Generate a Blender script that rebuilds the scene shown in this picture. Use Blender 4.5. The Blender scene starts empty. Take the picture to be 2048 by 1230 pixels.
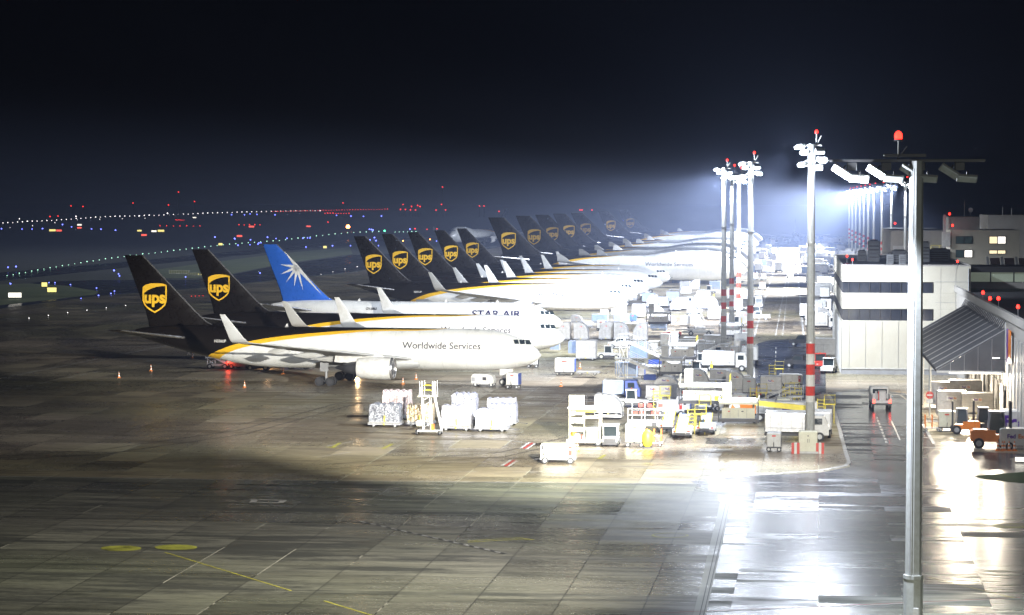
import bpy, bmesh, math, random
from mathutils import Vector, Matrix, Euler
R = math.radians
random.seed(7)
sc = bpy.context.scene
COL = sc.collection

# ------------------------------------------------------------------ camera, world, exposure
F = 4700.0; HOR = 402.0; CAMZ = 23.5; YAW = math.atan((1640-1024)/F)
cam_d = bpy.data.cameras.new('camera'); cam = bpy.data.objects.new('camera', cam_d); COL.objects.link(cam)
cam_d.sensor_width = 36.0; cam_d.lens = 36.0*F/2048.0
cam_d.clip_start = 1.0; cam_d.clip_end = 20000.0
cam.location = (0, 0, CAMZ)
PITCH = math.atan((615-HOR)/F)
cam.rotation_euler = (math.pi/2-PITCH, 0, YAW)
sc.camera = cam
CM = Euler(cam.rotation_euler).to_matrix()

w = bpy.data.worlds.new("World"); sc.world = w; w.use_nodes = True
wn = w.node_tree.nodes; wn.clear()
wo = wn.new('ShaderNodeOutputWorld'); wb = wn.new('ShaderNodeBackground')
wb.inputs[0].default_value = (0.32, 0.36, 0.60, 1); wb.inputs[1].default_value = 0.004
w.node_tree.links.new(wb.outputs[0], wo.inputs[0])
sc.view_settings.view_transform = 'Standard'; sc.view_settings.look = 'None'
sc.view_settings.exposure = 0.0; sc.view_settings.gamma = 1.0
sc.cycles.use_denoising = True
sc.cycles.max_bounces = 6; sc.cycles.diffuse_bounces = 2; sc.cycles.glossy_bounces = 3
sc.cycles.volume_bounces = 0; sc.cycles.transparent_max_bounces = 8; sc.cycles.caustics_reflective = False
sc.cycles.sample_clamp_indirect = 4.0

def spot(name, loc, target, power, size=120, blend=0.6, col=(0.80, 0.88, 1.0), r=0.5):
    l = bpy.data.lights.new(name, 'SPOT'); l.energy = power; l.spot_size = R(size); l.spot_blend = blend
    l.color = col; l.shadow_soft_size = r
    o = bpy.data.objects.new(name, l); COL.objects.link(o); o.location = loc
    d = Vector(target)-Vector(loc); o.rotation_euler = d.to_track_quat('-Z', 'Y').to_euler()
    return o

def glow(name, loc, power, col):
    l = bpy.data.lights.new(name, 'POINT'); l.energy = power; l.color = col; l.shadow_soft_size = .35
    o = bpy.data.objects.new(name, l); COL.objects.link(o); o.location = loc; return o
# ------------------------------------------------------------------ terrain height and pixel -> ground
T0 = 1300.0; TS = 10.0/2300.0
def tz(x, y):
    d = math.hypot(x, y)
    return 0.0 if d < T0 else (d-T0)*TS
def ray(px, py): return CM @ Vector(((px-1024)/F, -(py-615)/F, -1.0))
def G(px, py, z=None):
    """point on the ground (or at height z) seen at that spot of the photograph"""
    d = ray(px, py); z0 = 0.0 if z is None else z
    for _ in range(60):
        t = (CAMZ-z0)/max(-d.z, 1e-4); t = min(t, 5200.0)
        if z is None: z0 = 0.5*z0+0.5*tz(d.x*t, d.y*t)
        else: break
    return Vector((d.x*t, d.y*t, z0 if z is None else z))
def Dd(px, py, dist):
    d = ray(px, py); t = dist/math.hypot(d.x, d.y)
    return Vector((d.x*t, d.y*t, CAMZ+d.z*t))

# ------------------------------------------------------------------ materials
MATS = {}
def nt(name):
    m = bpy.data.materials.new(name); m.use_nodes = True
    n = m.node_tree.nodes; n.clear()
    o = n.new('ShaderNodeOutputMaterial'); b = n.new('ShaderNodeBsdfPrincipled')
    m.node_tree.links.new(b.outputs[0], o.inputs[0]); MATS[name] = m
    return m, n, m.node_tree.links, b
def mathn(n, l, op, a, b=None, c=None):
    x = n.new('ShaderNodeMath'); x.operation = op
    for i, v in enumerate((a, b, c)):
        if v is None: continue
        if isinstance(v, (int, float)): x.inputs[i].default_value = v
        else: l.new(v, x.inputs[i])
    return x.outputs[0]
def mixc(n, l, f, a, b, mode='MIX'):
    x = n.new('ShaderNodeMix'); x.data_type = 'RGBA'; x.blend_type = mode
    for i, v in ((0, f), (6, a), (7, b)):
        if isinstance(v, (int, float)): x.inputs[i].default_value = v
        elif isinstance(v, tuple): x.inputs[i].default_value = (*v[:3], 1)
        else: l.new(v, x.inputs[i])
    return x.outputs[2]
def paint(name, col, rough=0.4, metal=0.0, dirt=0.25, scale=1.5, spec=0.5):
    """solid paint with grime, uneven gloss"""
    if name in MATS: return MATS[name]
    m, n, l, b = nt(name)
    tc = n.new('ShaderNodeTexCoord'); no = n.new('ShaderNodeTexNoise')
    no.inputs['Scale'].default_value = scale; no.inputs['Detail'].default_value = 5; no.inputs['Roughness'].default_value = 0.65
    l.new(tc.outputs['Object'], no.inputs['Vector'])
    f = mathn(n, l, 'MULTIPLY_ADD', no.outputs[0], 2.2, -0.7); 
    fc = n.new('ShaderNodeClamp'); l.new(f, fc.inputs[0])
    dk = tuple(c*(1-dirt)*k for c, k in zip(col, (1, .97, .92)))
    l.new(mixc(n, l, fc.outputs[0], dk, col), b.inputs['Base Color'])
    l.new(mathn(n, l, 'MULTIPLY_ADD', no.outputs[0], 0.25, rough-0.12), b.inputs['Roughness'])
    b.inputs['Metallic'].default_value = metal; b.inputs['Specular IOR Level'].default_value = spec
    return m
def emit(name, col, strength, sample=False):
    if name in MATS: return MATS[name]
    m, n, l, b = nt(name)
    b.inputs['Base Color'].default_value = (*[c*0.5 for c in col], 1)
    b.inputs['Emission Color'].default_value = (*col, 1); b.inputs['Emission Strength'].default_value = strength
    if not sample: m.cycles.emission_sampling = 'NONE'
    return m
white = paint('white_paint', (0.70, 0.70, 0.68), 0.35, dirt=.25)
silver = paint('aluminium', (0.62, 0.63, 0.65), 0.38, 0.75, dirt=.35, scale=2.5)
dullsil = paint('dull_aluminium', (0.5, 0.5, 0.5), 0.5, 0.4, dirt=.35, scale=2.5)
grey = paint('grey_paint', (0.33, 0.34, 0.36), 0.45)
lgrey = paint('light_grey', (0.55, 0.56, 0.56), 0.45)
dark = paint('dark_rubber', (0.018, 0.018, 0.02), 0.6, dirt=.3)
darkmet = paint('dark_metal', (0.06, 0.06, 0.065), 0.45, .3)
beige = paint('beige_paint', (0.62, 0.62, 0.50), 0.4, dirt=.2)
blue = paint('blue_paint', (0.04, 0.09, 0.42), 0.4)
pblue = paint('pale_blue', (0.30, 0.40, 0.62), 0.45)
yellow = paint('yellow_paint', (0.75, 0.62, 0.05), 0.45)
orange = paint('orange_paint', (0.75, 0.22, 0.03), 0.4)
red = paint('red_paint', (0.62, 0.05, 0.03), 0.4)
glass = paint('dark_glass', (0.02, 0.03, 0.035), 0.12, dirt=.1, spec=.8)
green = paint('green_paint', (0.25, 0.5, 0.4), 0.4)
galv = paint('galvanised', (0.50, 0.52, 0.51), 0.42, 0.35, dirt=.22, scale=3)
black = paint('black', (0.01, 0.01, 0.01), .5)
purple = paint('purple', (0.10, 0.02, 0.32), .4)

# ------------------------------------------------------------------ mesh building
class MB:
    def __init__(s): s.v = []; s.f = []; s.m = []; s.sm = []; s.mats = []
    def mi(s, m):
        if m is None: m = white
        if m not in s.mats: s.mats.append(m)
        return s.mats.index(m)
    def add(s, vs, fs, m=None, smooth=False, M=None):
        o = len(s.v); k = s.mi(m)
        for p in vs:
            p = Vector(p)
            if M is not None: p = M @ p
            s.v.append(p)
        for f in fs: s.f.append([i+o for i in f]); s.m.append(k); s.sm.append(smooth)
        return s
    def box(s, c, d, m=None, M=None, ch=0.0):
        """box centred at c with size d; ch chamfers its vertical edges"""
        x, y, z = c; a, b, h = d[0]/2, d[1]/2, d[2]/2
        if ch <= 0: ch = min(d)*0.06
        pl = [(-a+ch, -b), (a-ch, -b), (a, -b+ch), (a, b-ch), (a-ch, b), (-a+ch, b), (-a, b-ch), (-a, -b+ch)]
        q = min(ch, h*0.5)
        pin = [(u*(a-q)/a if a else u, v*(b-q)/b if b else v) for u, v in pl]
        vs = [(x+u, y+v, z-h) for u, v in pl]+[(x+u, y+v, z+h-q) for u, v in pl]+[(x+u, y+v, z+h) for u, v in pin]
        fs = [list(range(7, -1, -1)), list(range(16, 24))]
        for k in (0, 8):
            for i in range(8): j = (i+1) % 8; fs.append([k+i, k+j, k+8+j, k+8+i])
        return s.add(vs, fs, m, False, M)
    def cyl(s, p0, p1, r0, r1=None, n=12, m=None, M=None, smooth=True):
        p0 = Vector(p0); p1 = Vector(p1); r1 = r0 if r1 is None else r1
        d = (p1-p0).normalized(); up = Vector((0, 0, 1)) if abs(d.z) < .9 else Vector((1, 0, 0))
        a = d.cross(up).normalized(); b = d.cross(a)
        vs = []
        for p, r in ((p0, r0), (p1, r1)):
            for i in range(n):
                t = 2*math.pi*i/n; vs.append(p+a*math.cos(t)*r+b*math.sin(t)*r)
        fs = [[i, (i+1) % n, n+(i+1) % n, n+i][::-1] for i in range(n)]
        s.add(vs, fs, m, smooth, M)
        s.add(vs, [list(range(n)), list(range(2*n-1, n-1, -1))], m, False, M)
        return s
    def prism(s, poly, axis, a, b, m=None, M=None, smooth=False):
        """polygon in the plane across axis ('x': (y,z); 'y': (x,z); 'z': (x,y)) pulled from a to b"""
        def P(u, v, k):
            return (k, u, v) if axis == 'x' else ((u, k, v) if axis == 'y' else (u, v, k))
        n = len(poly); vs = [P(u, v, a) for u, v in poly]+[P(u, v, b) for u, v in poly]
        s.add(vs, [[i, (i+1) % n, n+(i+1) % n, n+i] for i in range(n)], m, smooth, M)
        return s.add(vs, [list(range(n-1, -1, -1)), list(range(n, 2*n))], m, False, M)
    def rings(s, rs, m=None, smooth=True, cap=True, M=None, closed=True):
        n = len(rs[0]); vs = [p for r in rs for p in r]; fs = []
        for k in range(len(rs)-1):
            for i in range(n if closed else n-1):
                j = (i+1) % n; fs.append([k*n+i, k*n+j, (k+1)*n+j, (k+1)*n+i])
        s.add(vs, fs, m, smooth, M)
        if cap: s.add(vs, [list(range(n-1, -1, -1)), [(len(rs)-1)*n+i for i in range(n)]], m, False, M)
        return s
    def build(s, name, parent=None):
        me = bpy.data.meshes.new(name); me.from_pydata([tuple(p) for p in s.v], [], s.f)
        for m in s.mats: me.materials.append(m)
        me.polygons.foreach_set('material_index', s.m); me.polygons.foreach_set('use_smooth', s.sm)
        bm = bmesh.new(); bm.from_mesh(me); bmesh.ops.recalc_face_normals(bm, faces=bm.faces); bm.to_mesh(me); bm.free()
        me.update()
        o = bpy.data.objects.new(name, me); COL.objects.link(o)
        if parent is not None: o.parent = parent
        return o
KIDS = {}
def kids(o): return [c for c in o.children]
def empty(name, loc=(0, 0, 0), rz=0.0):
    o = bpy.data.objects.new(name, None); COL.objects.link(o); o.location = loc; o.rotation_euler = (0, 0, rz)
    o.empty_display_size = .1
    return o
def tag(o, label=None, cat=None, group=None, kind=None):
    if label: o['label'] = label
    if cat: o['category'] = cat
    if group: o['group'] = group
    if kind: o['kind'] = kind
    return o
def copy_tree(o, parent=None):
    c = o.copy(); COL.objects.link(c)
    if parent is not None: c.parent = parent
    for ch in kids(o): copy_tree(ch, c)
    return c
TEMPL = {}
def put(what, px, py, rz, label, group=None, z=None, loc=None, scale=None, **kw):
    """one instance of a kind of thing where it stands in the photograph"""
    key = (what, tuple(sorted(kw.items())))
    fn, name, cat = KINDS[what]
    p = Vector(loc) if loc is not None else G(px, py)
    if key in TEMPL: o = copy_tree(TEMPL[key])
    else:
        o = empty(name); fn(o, **kw); TEMPL[key] = o
    o.location = p if z is None else (p.x, p.y, z)
    o.rotation_euler = (0, 0, R(rz))
    if scale: o.scale = (scale,)*3
    for k in ('group',):
        if k in o.keys(): del o[k]
    return tag(o, label, cat, group)

def wheel(parent, c, r=0.35, wd=0.22, axis='y', rim=lgrey):
    c = Vector(c); a = Vector((0, 1, 0)) if axis == 'y' else Vector((1, 0, 0))
    b = MB(); b.cyl(c-a*wd/2, c+a*wd/2, r, n=16, m=dark)
    b.cyl(c-a*(wd/2+.012), c+a*(wd/2+.012), r*.55, n=12, m=rim)
    return b.build('wheel', parent)
def textmesh(s, size=1.0, off=0.0, sx=1.0, res=4):
    cu = bpy.data.curves.new('t', 'FONT'); cu.body = s; cu.size = size; cu.offset = off; cu.align_x = 'CENTER'
    cu.resolution_u = res
    o = bpy.data.objects.new('t', cu); COL.objects.link(o)
    bpy.context.view_layer.update()
    me = bpy.data.meshes.new_from_object(o.evaluated_get(bpy.context.evaluated_depsgraph_get()))
    bpy.data.objects.remove(o); bpy.data.curves.remove(cu)
    for v in me.vertices: v.co.x *= sx
    return me
def textobj(name, s, size, m, parent, M, off=0.0, sx=1.0):
    """flat lettering laid by matrix M"""
    me = textmesh(s, size, off, sx); me.transform(M); me.materials.clear(); me.materials.append(m)
    o = bpy.data.objects.new(name, me); COL.objects.link(o); o.parent = parent
    return o
FRONT = Matrix.Rotation(math.pi/2, 4, 'X')      # text facing -Y
# ------------------------------------------------------------------ ground materials
def concrete(name, c1, c2, slab=(5.0, 7.6), rough=(0.22, 0.6), joint=0.032, wet=0.5, var=0.4, streak=1.0, joints=True, green_tint=(0.9, 1.0, 0.8), slabv=.5, slabwet=.5):
    m, n, l, b = nt(name)
    tc = n.new('ShaderNodeTexCoord'); sx = n.new('ShaderNodeSeparateXYZ'); l.new(tc.outputs['Object'], sx.inputs[0])
    X, Y = sx.outputs[0], sx.outputs[1]
    fx = mathn(n, l, 'DIVIDE', X, slab[0]); fy = mathn(n, l, 'DIVIDE', Y, slab[1])
    cx = n.new('ShaderNodeCombineXYZ'); l.new(mathn(n, l, 'FLOOR', fx), cx.inputs[0]); l.new(mathn(n, l, 'FLOOR', fy), cx.inputs[1])
    wnz = n.new('ShaderNodeTexWhiteNoise'); wnz.noise_dimensions = '2D'; l.new(cx.outputs[0], wnz.inputs['Vector'])
    wn2 = n.new('ShaderNodeTexWhiteNoise'); wn2.noise_dimensions = '3D'; cz = n.new('ShaderNodeVectorMath'); cz.inputs[1].default_value = (3.3, 7.7, 5.1); l.new(cx.outputs[0], cz.inputs[0]); l.new(cz.outputs[0], wn2.inputs['Vector'])
    def noise(scale, sc3, det=6, ro=.6):
        mp = n.new('ShaderNodeMapping'); mp.inputs['Scale'].default_value = sc3; l.new(tc.outputs['Object'], mp.inputs[0])
        t = n.new('ShaderNodeTexNoise'); t.inputs['Scale'].default_value = scale; t.inputs['Detail'].default_value = det
        t.inputs['Roughness'].default_value = ro; l.new(mp.outputs[0], t.inputs['Vector']); return t.outputs[0]
    big = noise(0.03, (1, 1, 1), 4); st = noise(0.10*streak, (0.35, 2.2, 1), 6, .68); fine = noise(1.6, (1, 1, 1), 5, .7)
    big2 = noise(0.012, (1, 1.6, 1), 3)
    st2 = noise(0.55*streak, (0.22, 1.5, 1), 5, .7)
    v = mathn(n, l, 'MULTIPLY_ADD', wnz.outputs[0], slabv, -slabv/2)
    v = mathn(n, l, 'MULTIPLY_ADD', mathn(n, l, 'SUBTRACT', st2, .5), 2.6, v)
    v = mathn(n, l, 'MULTIPLY_ADD', mathn(n, l, 'SUBTRACT', st, .5), 3.2, v)
    v = mathn(n, l, 'MULTIPLY_ADD', mathn(n, l, 'SUBTRACT', big, .5), 1.6, v)
    v = mathn(n, l, 'MULTIPLY_ADD', mathn(n, l, 'SUBTRACT', fine, .5), 0.6, v)
    v = mathn(n, l, 'MULTIPLY_ADD', v, var, .5)
    cl = n.new('ShaderNodeClamp'); l.new(v, cl.inputs[0])
    col = mixc(n, l, cl.outputs[0], c1, c2)
    gt = n.new('ShaderNodeClamp'); l.new(mathn(n, l, 'MULTIPLY_ADD', big2, 4.0, -1.6), gt.inputs[0])
    col = mixc(n, l, gt.outputs[0], col, mixc(n, l, 1.0, col, green_tint, 'MULTIPLY'))
    if joints:
        jx = mathn(n, l, 'ABSOLUTE', mathn(n, l, 'SUBTRACT', mathn(n, l, 'FRACT', fx), .5))
        jy = mathn(n, l, 'ABSOLUTE', mathn(n, l, 'SUBTRACT', mathn(n, l, 'FRACT', fy), .5))
        gx = mathn(n, l, 'GREATER_THAN', jx, .5-joint/slab[0]); gy = mathn(n, l, 'GREATER_THAN', jy, .5-joint*1.3/slab[1])
        # some longitudinal joints are freshly sealed and pale, most are dark
        w2 = n.new('ShaderNodeTexWhiteNoise'); w2.noise_dimensions = '1D'; l.new(mathn(n, l, 'FLOOR', mathn(n, l, 'ADD', fx, .5)), w2.inputs['W'])
        brk = mathn(n, l, 'GREATER_THAN', noise(.09, (1, 1, 1), 3), .52)
        pale = mathn(n, l, 'MULTIPLY', mathn(n, l, 'GREATER_THAN', w2.outputs[0], .5), brk)
        jc = mixc(n, l, pale, tuple(c*.35 for c in c1), tuple(min(.6, c*1.9) for c in c2))
        col = mixc(n, l, mathn(n, l, 'MULTIPLY', gx, .8), col, jc)
        col = mixc(n, l, mathn(n, l, 'MULTIPLY', gy, .55), col, tuple(c*.4 for c in c1))
    # water film: darker and glossier
    pud = n.new('ShaderNodeClamp')
    l.new(mathn(n, l, 'MULTIPLY_ADD', mathn(n, l, 'ADD', mathn(n, l, 'MULTIPLY_ADD', mathn(n, l, 'ADD', wn2.outputs[0], mathn(n, l, 'MULTIPLY', st2, 1.2)), slabwet*.5, st), mathn(n, l, 'MULTIPLY', big, .8)), 6.0, -6.0+2.2*wet-2.4*slabwet), pud.inputs[0])
    wetf = pud.outputs[0]
    col = mixc(n, l, mathn(n, l, 'MULTIPLY', wetf, .45), col, mixc(n, l, 1.0, col, (0.35, 0.36, 0.38), 'MULTIPLY'))
    sp_ = n.new('ShaderNodeClamp'); l.new(mathn(n, l, 'MULTIPLY_ADD', noise(.30, (1, .8, 1), 4, .75), 9.0, -5.9), sp_.inputs[0])
    col = mixc(n, l, mathn(n, l, 'MULTIPLY', sp_.outputs[0], .6 if joints else 0.0), col, tuple(c*.45 for c in c1))
    l.new(col, b.inputs['Base Color'])
    rr = mathn(n, l, 'MULTIPLY_ADD', fine, .12, mathn(n, l, 'MULTIPLY_ADD', wetf, rough[0]-rough[1], rough[1]-.06))
    l.new(rr, b.inputs['Roughness']); b.inputs['Specular IOR Level'].default_value = .5
    bp = n.new('ShaderNodeBump'); bp.inputs['Strength'].default_value = .45; bp.inputs['Distance'].default_value = .03
    l.new(mathn(n, l, 'ADD', fine, mathn(n, l, 'MULTIPLY_ADD', st, 2.0, mathn(n, l, 'MULTIPLY', st2, 3.0))), bp.inputs['Height']); l.new(bp.outputs[0], b.inputs['Normal'])
    return m
m_apron = concrete('apron_concrete', (0.11, 0.085, 0.056), (0.42, 0.335, 0.23), wet=.45, rough=(.28, .6), streak=1.6, var=.75)
m_near = concrete('near_concrete', (0.040, 0.039, 0.032), (0.20, 0.188, 0.148), wet=.45, rough=(.26, .55), var=1.0, slabv=.28, slabwet=.3, joint=.04)
m_wet = concrete('wet_concrete', (0.06, 0.062, 0.05), (0.25, 0.25, 0.20), slab=(5.0, 2.6), wet=.7, rough=(.24, .6), var=1.0, slabwet=.7, joint=.05)
m_asph = concrete('asphalt', (0.012, 0.013, 0.016), (0.06, 0.061, 0.066), wet=.6, rough=(.2, .55), var=.8, joints=False, green_tint=(1, 1, 1))
m_wetasph = concrete('wet_asphalt', (0.02, 0.02, 0.024), (0.19, 0.19, 0.20), wet=.75, rough=(.2, .55), var=1.1, joints=False, green_tint=(1, 1, 1), streak=1.5)
m_field = concrete('airfield_grass', (0.012, 0.017, 0.009), (0.04, 0.052, 0.024), wet=-2, rough=(.7, .9), joints=False, streak=.3)
m_grass = concrete('mown_grass', (0.07, 0.095, 0.03), (0.17, 0.21, 0.07), wet=-2, rough=(.7, .9), joints=False)
m_lawn = concrete('lawn', (0.03, 0.07, 0.012), (0.06, 0.12, 0.02), wet=-2, rough=(.7, .9), joints=False)
m_drain = concrete('drain_concrete', (0.20, 0.20, 0.19), (0.42, 0.42, 0.40), slab=(40.0, 60.0), wet=.3, rough=(.25, .5), var=.3, slabv=.05, slabwet=.1, joints=False)
m_line = paint('white_line', (0.62, 0.61, 0.58), .5, dirt=.55, scale=.9)
m_yel = paint('yellow_line', (0.50, 0.47, 0.07), .5, dirt=.6, scale=1.2)
m_redl = paint('red_line', (0.5, 0.06, 0.05), .5, dirt=.5)
m_tyre = paint('tyre_rubber', (0.075, 0.066, 0.052), .5, dirt=.6, scale=.3)
m_tar = paint('tar', (0.02, 0.02, 0.02), .5)

def struct(o): o['kind'] = 'structure'; return o
def sheet_w(name, pts, z, m, flat=False):
    b = MB(); b.add([(p[0], p[1], z+(0 if flat else tz(p[0], p[1]))) for p in pts], [list(range(len(pts)))], m); return struct(b.build(name))
def sheet(name, px, z, m): return sheet_w(name, [G(*p) for p in px], z, m)
# airfield: one sheet to the horizon
b = MB(); xs = [-4200+8400*i/42 for i in range(43)]; ys = [-400]+[i*100 for i in range(0, 50)]
vs = [(x, y, tz(x, y)-.012) for y in ys for x in xs]; nx = len(xs)
b.add(vs, [[j*nx+i, j*nx+i+1, (j+1)*nx+i+1, (j+1)*nx+i] for j in range(len(ys)-1) for i in range(nx-1)], m_field)
struct(b.build('airfield_ground'))
sheet_w('apron', [(300, -200), (300, 1290), (20, 1290)]+[tuple(G(*p)[:2]) for p in ((1180, 480), (1000, 494), (900, 512), (700, 546), (420, 575), (254, 588), (195, 592), (0, 618), (-160, 640))]+[(-160, 120), (-160, -200)], 0.0, m_apron, True)
sheet('near_apron', [(-300, 945), (0, 952), (700, 962), (1430, 967), (1440, 1010), (1395, 1232), (1360, 1500), (-300, 1500)], .004, m_near)
sheet('wet_pavement', [(1440, 1016), (2048, 1016), (2400, 1010), (2400, 1500), (1340, 1500), (1398, 1230)], .006, m_wet)
sheet('drain_strip', [(1440, 1005), (1463, 1005), (1411, 1232), (1380, 1400), (1345, 1400), (1386, 1232)], .010, m_drain)
sheet('wet_road', [(1380, 962), (1500, 952), (1640, 945), (1700, 934), (1840, 920), (1870, 900), (2048, 908), (2400, 925), (2400, 1010), (2048, 1016), (1440, 1016), (1436, 990)], .008, m_wetasph)
sheet('service_road', [(1655, 786), (1735, 777), (1812, 787), (1848, 845), (1872, 896), (1840, 920), (1700, 934), (1690, 900), (1668, 820)], .008, m_asph)
sheet('road_bend', [(1506, 800), (1507, 700), (1512, 688), (1540, 680), (1608, 678), (1640, 680), (1650, 700), (1652, 786), (1600, 800)], .006, m_asph)
sheet('grass_verge', [(1944, 952), (2048, 944), (2200, 938), (2200, 985), (2048, 967), (1975, 960)], .014, m_lawn)
sheet('grass_island', [(-200, 590), (-100, 574), (0, 569), (60, 567), (130, 571), (198, 583), (190, 589), (120, 597), (0, 610), (-200, 630)], .002, m_grass)
sheet('grass_strip', [(256, 549), (300, 541), (380, 530), (560, 507), (700, 494), (705, 508), (560, 528), (460, 548), (390, 556), (300, 556)], .002, m_grass)
sheet('taxiway', [(-100, 572), (0, 562), (260, 534), (560, 503), (700, 489), (900, 474), (900, 468), (700, 480), (560, 493), (300, 519), (0, 545), (-100, 552)], .002, m_asph)
sheet('taxiway_exit', [(0, 617), (195, 591), (254, 587), (420, 574), (700, 544), (900, 510), (1000, 492), (900, 500), (705, 510), (560, 530), (460, 550), (390, 560), (256, 560), (200, 560), (90, 563), (60, 566), (198, 582), (190, 590), (0, 611)], .001, m_asph)

def stripes(name, lines, z=.016):
    """painted lines: (points, width, material)"""
    b = MB()
    for pts, wd, m in lines:
        P = [G(*p) for p in pts]; n_ = len(P)
        for i in range(n_-1):
            d = (P[i+1]-P[i]); d.z = 0; d.normalize(); s = Vector((-d.y, d.x, 0))*wd/2
            e = d*(wd*.3 if 0 < i else 0)
            q = [P[i]-e-s, P[i+1]-s, P[i+1]+s, P[i]-e+s]; b.add([(v.x, v.y, z+i*.0007) for v in q], [[0, 1, 2, 3]], m)
    return struct(b.build(name))
def dashes(p0, p1, n_, duty, wd, m):
    out = []
    for i in range(n_):
        a = i/n_; c = (i+duty)/n_
        out.append(([(p0[0]+(p1[0]-p0[0])*t, p0[1]+(p1[1]-p0[1])*t) for t in (a, c)], wd, m))
    return out
L = [([(0, 953), (350, 958), (700, 962), (1060, 965), (1430, 968)], .16, m_line), ([(0, 757), (120, 733), (240, 709), (340, 690)], .2, m_line),
     ([(1300, 1229), (1660, 1214), (2041, 1197)], .12, m_line), ([(1300, 1227), (1660, 1212.4), (2041, 1195.6)], .08, m_redl),
     ([(820, 858), (1010, 880), (1060, 887)], .15, m_line)]
L += dashes((0, 784), (345, 712), 13, .55, .18, m_line)
L += dashes((60, 940), (1440, 946), 10, .5, .14, m_line)
L += dashes((1880, 1212), (2048, 1206), 2, .6, .12, m_line)
L += [([(1655, 788), (1662, 796), (1668, 820), (1680, 862), (1690, 900), (1698, 925), (1690, 932), (1640, 941), (1560, 947), (1480, 951)], .35, m_line),
      ([(1700, 922), (1760, 921), (1811, 920)], .15, m_line), ([(1846, 848), (1858, 870), (1868, 888)], .3, m_line),
      ([(1872, 893), (1960, 898), (2048, 906)], .18, m_line), ([(1655, 777), (1735, 783), (1800, 790), (1814, 800)], .2, m_line)]
L += dashes((1753, 834), (1774, 888), 9, .6, .2, m_line)
L += [([(1783, 842), (1800, 880)], .15, m_line), ([(1508, 675), (1526, 610), (1545, 548), (1560, 500)], .3, m_line), ([(1509, 790), (1507, 700), (1513, 687)], .25, m_line),
      ([(1551, 672), (1560, 625), (1569, 577), (1580, 510)], .15, m_line), ([(1608, 676), (1602, 620), (1597, 560), (1592, 500)], .3, m_line), ([(1565, 672), (1573, 600), (1580, 540)], .12, m_line)]
L += dashes((1548, 790), (1552, 690), 12, .5, .15, m_line)
L += [([(715, 882), (650, 893)], .1, m_line), ([(700, 905), (632, 915)], .1, m_line)]
stripes('white_markings', L)
L = [([(330, 1105), (455, 1143), (583, 1182)], .13, m_yel), ([(648, 1202), (740, 1230), (800, 1248)], .13, m_yel),
     ([(1855, 1155), (1960, 1180), (2030, 1197)], .1, m_yel), ([(935, 1082), (1040, 1076), (1068, 1080), (1040, 1079), (935, 1085)], .12, m_yel),
     ([(664, 896), (680, 886)], .35, m_yel), ([(652, 894), (676, 897)], .12, m_yel), ([(767, 897), (785, 888)], .35, m_yel), ([(752, 896), (782, 899)], .12, m_yel),
     ([(1198, 918), (1210, 910)], .35, m_yel), ([(1184, 918), (1216, 920)], .12, m_yel)]
L += [([(1265+i*11, 905), (1272+i*11, 900)], .25, m_yel) for i in range(4)]
L += dashes((1040, 662), (1100, 650), 6, .5, .3, m_yel)
stripes('yellow_markings', L, .020)
stripes('tarred_seam', dashes((720, 1043), (1010, 1108), 1, 1, .35, m_tar), .018)
stripes('pale_dashes', dashes((720, 1043), (1010, 1108), 14, .55, .12, m_line), .024)
def lens(px, py, w_, h_, m, z=.018, hole=False):
    pts = [(px+w_/2*math.cos(t*math.pi/9)*(1 if abs(math.cos(t*math.pi/9)) > .5 else 1.1), py+h_/2*math.sin(t*math.pi/9)) for t in range(18)]
    P = [G(*p) for p in pts]; b = MB()
    if hole:
        c = sum(P, Vector())/18; Q = [c+(p-c)*.86 for p in P]
        for i in range(18): j = (i+1) % 18; b.add([(v.x, v.y, z) for v in (P[i], P[j], Q[j], Q[i])], [[0, 1, 2, 3]], m)
    else: b.add([(v.x, v.y, z) for v in P], [list(range(18))], m)
    return struct(b.build('position_marking'))
m_yblk = paint('worn_yellow', (0.42, 0.42, 0.06), .5, dirt=.85, scale=.5)
for pts in (((1460, 780), (1240, 850), (1000, 905), (640, 930)), ((700, 800), (480, 860), (200, 900), (0, 912))):
    for o_ in (0, 8): stripes('tyre_mark', [([(a_+o_*1.5, c_+o_) for a_, c_ in pts], .22, m_tyre)], .012)
stripes('slab_drain_line', [([(1452, 1006), (1399, 1232)], .06, m_tar), ([(1459, 1006), (1407, 1232)], .06, m_tar)], .013)
lens(242, 1097, 82, 11, m_yblk); lens(352, 1095, 86, 11, m_yblk); lens(1340, 1071, 76, 10, m_yblk, hole=True); lens(2030, 1052, 90, 10, m_yblk)
L = [([(500, 999), (572, 1001)], .35, m_line), ([(503, 1005), (560, 1006)], .35, m_line), ([(504, 1006), (511, 999)], .5, m_line), ([(560, 1006), (568, 1001)], .5, m_line)]
stripes('stand_number_box', L, .022)
L = []
for x, y in ((1013, 932), (1050, 897)):
    L += [([(x-9, y), (x+9, y-12)], .25, m_line), ([(x-3, y+1), (x+15, y-11)], .25, m_redl), ([(x+3, y+2), (x+21, y-10)], .2, m_line)]
stripes('red_white_bars', L, .026)

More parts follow.
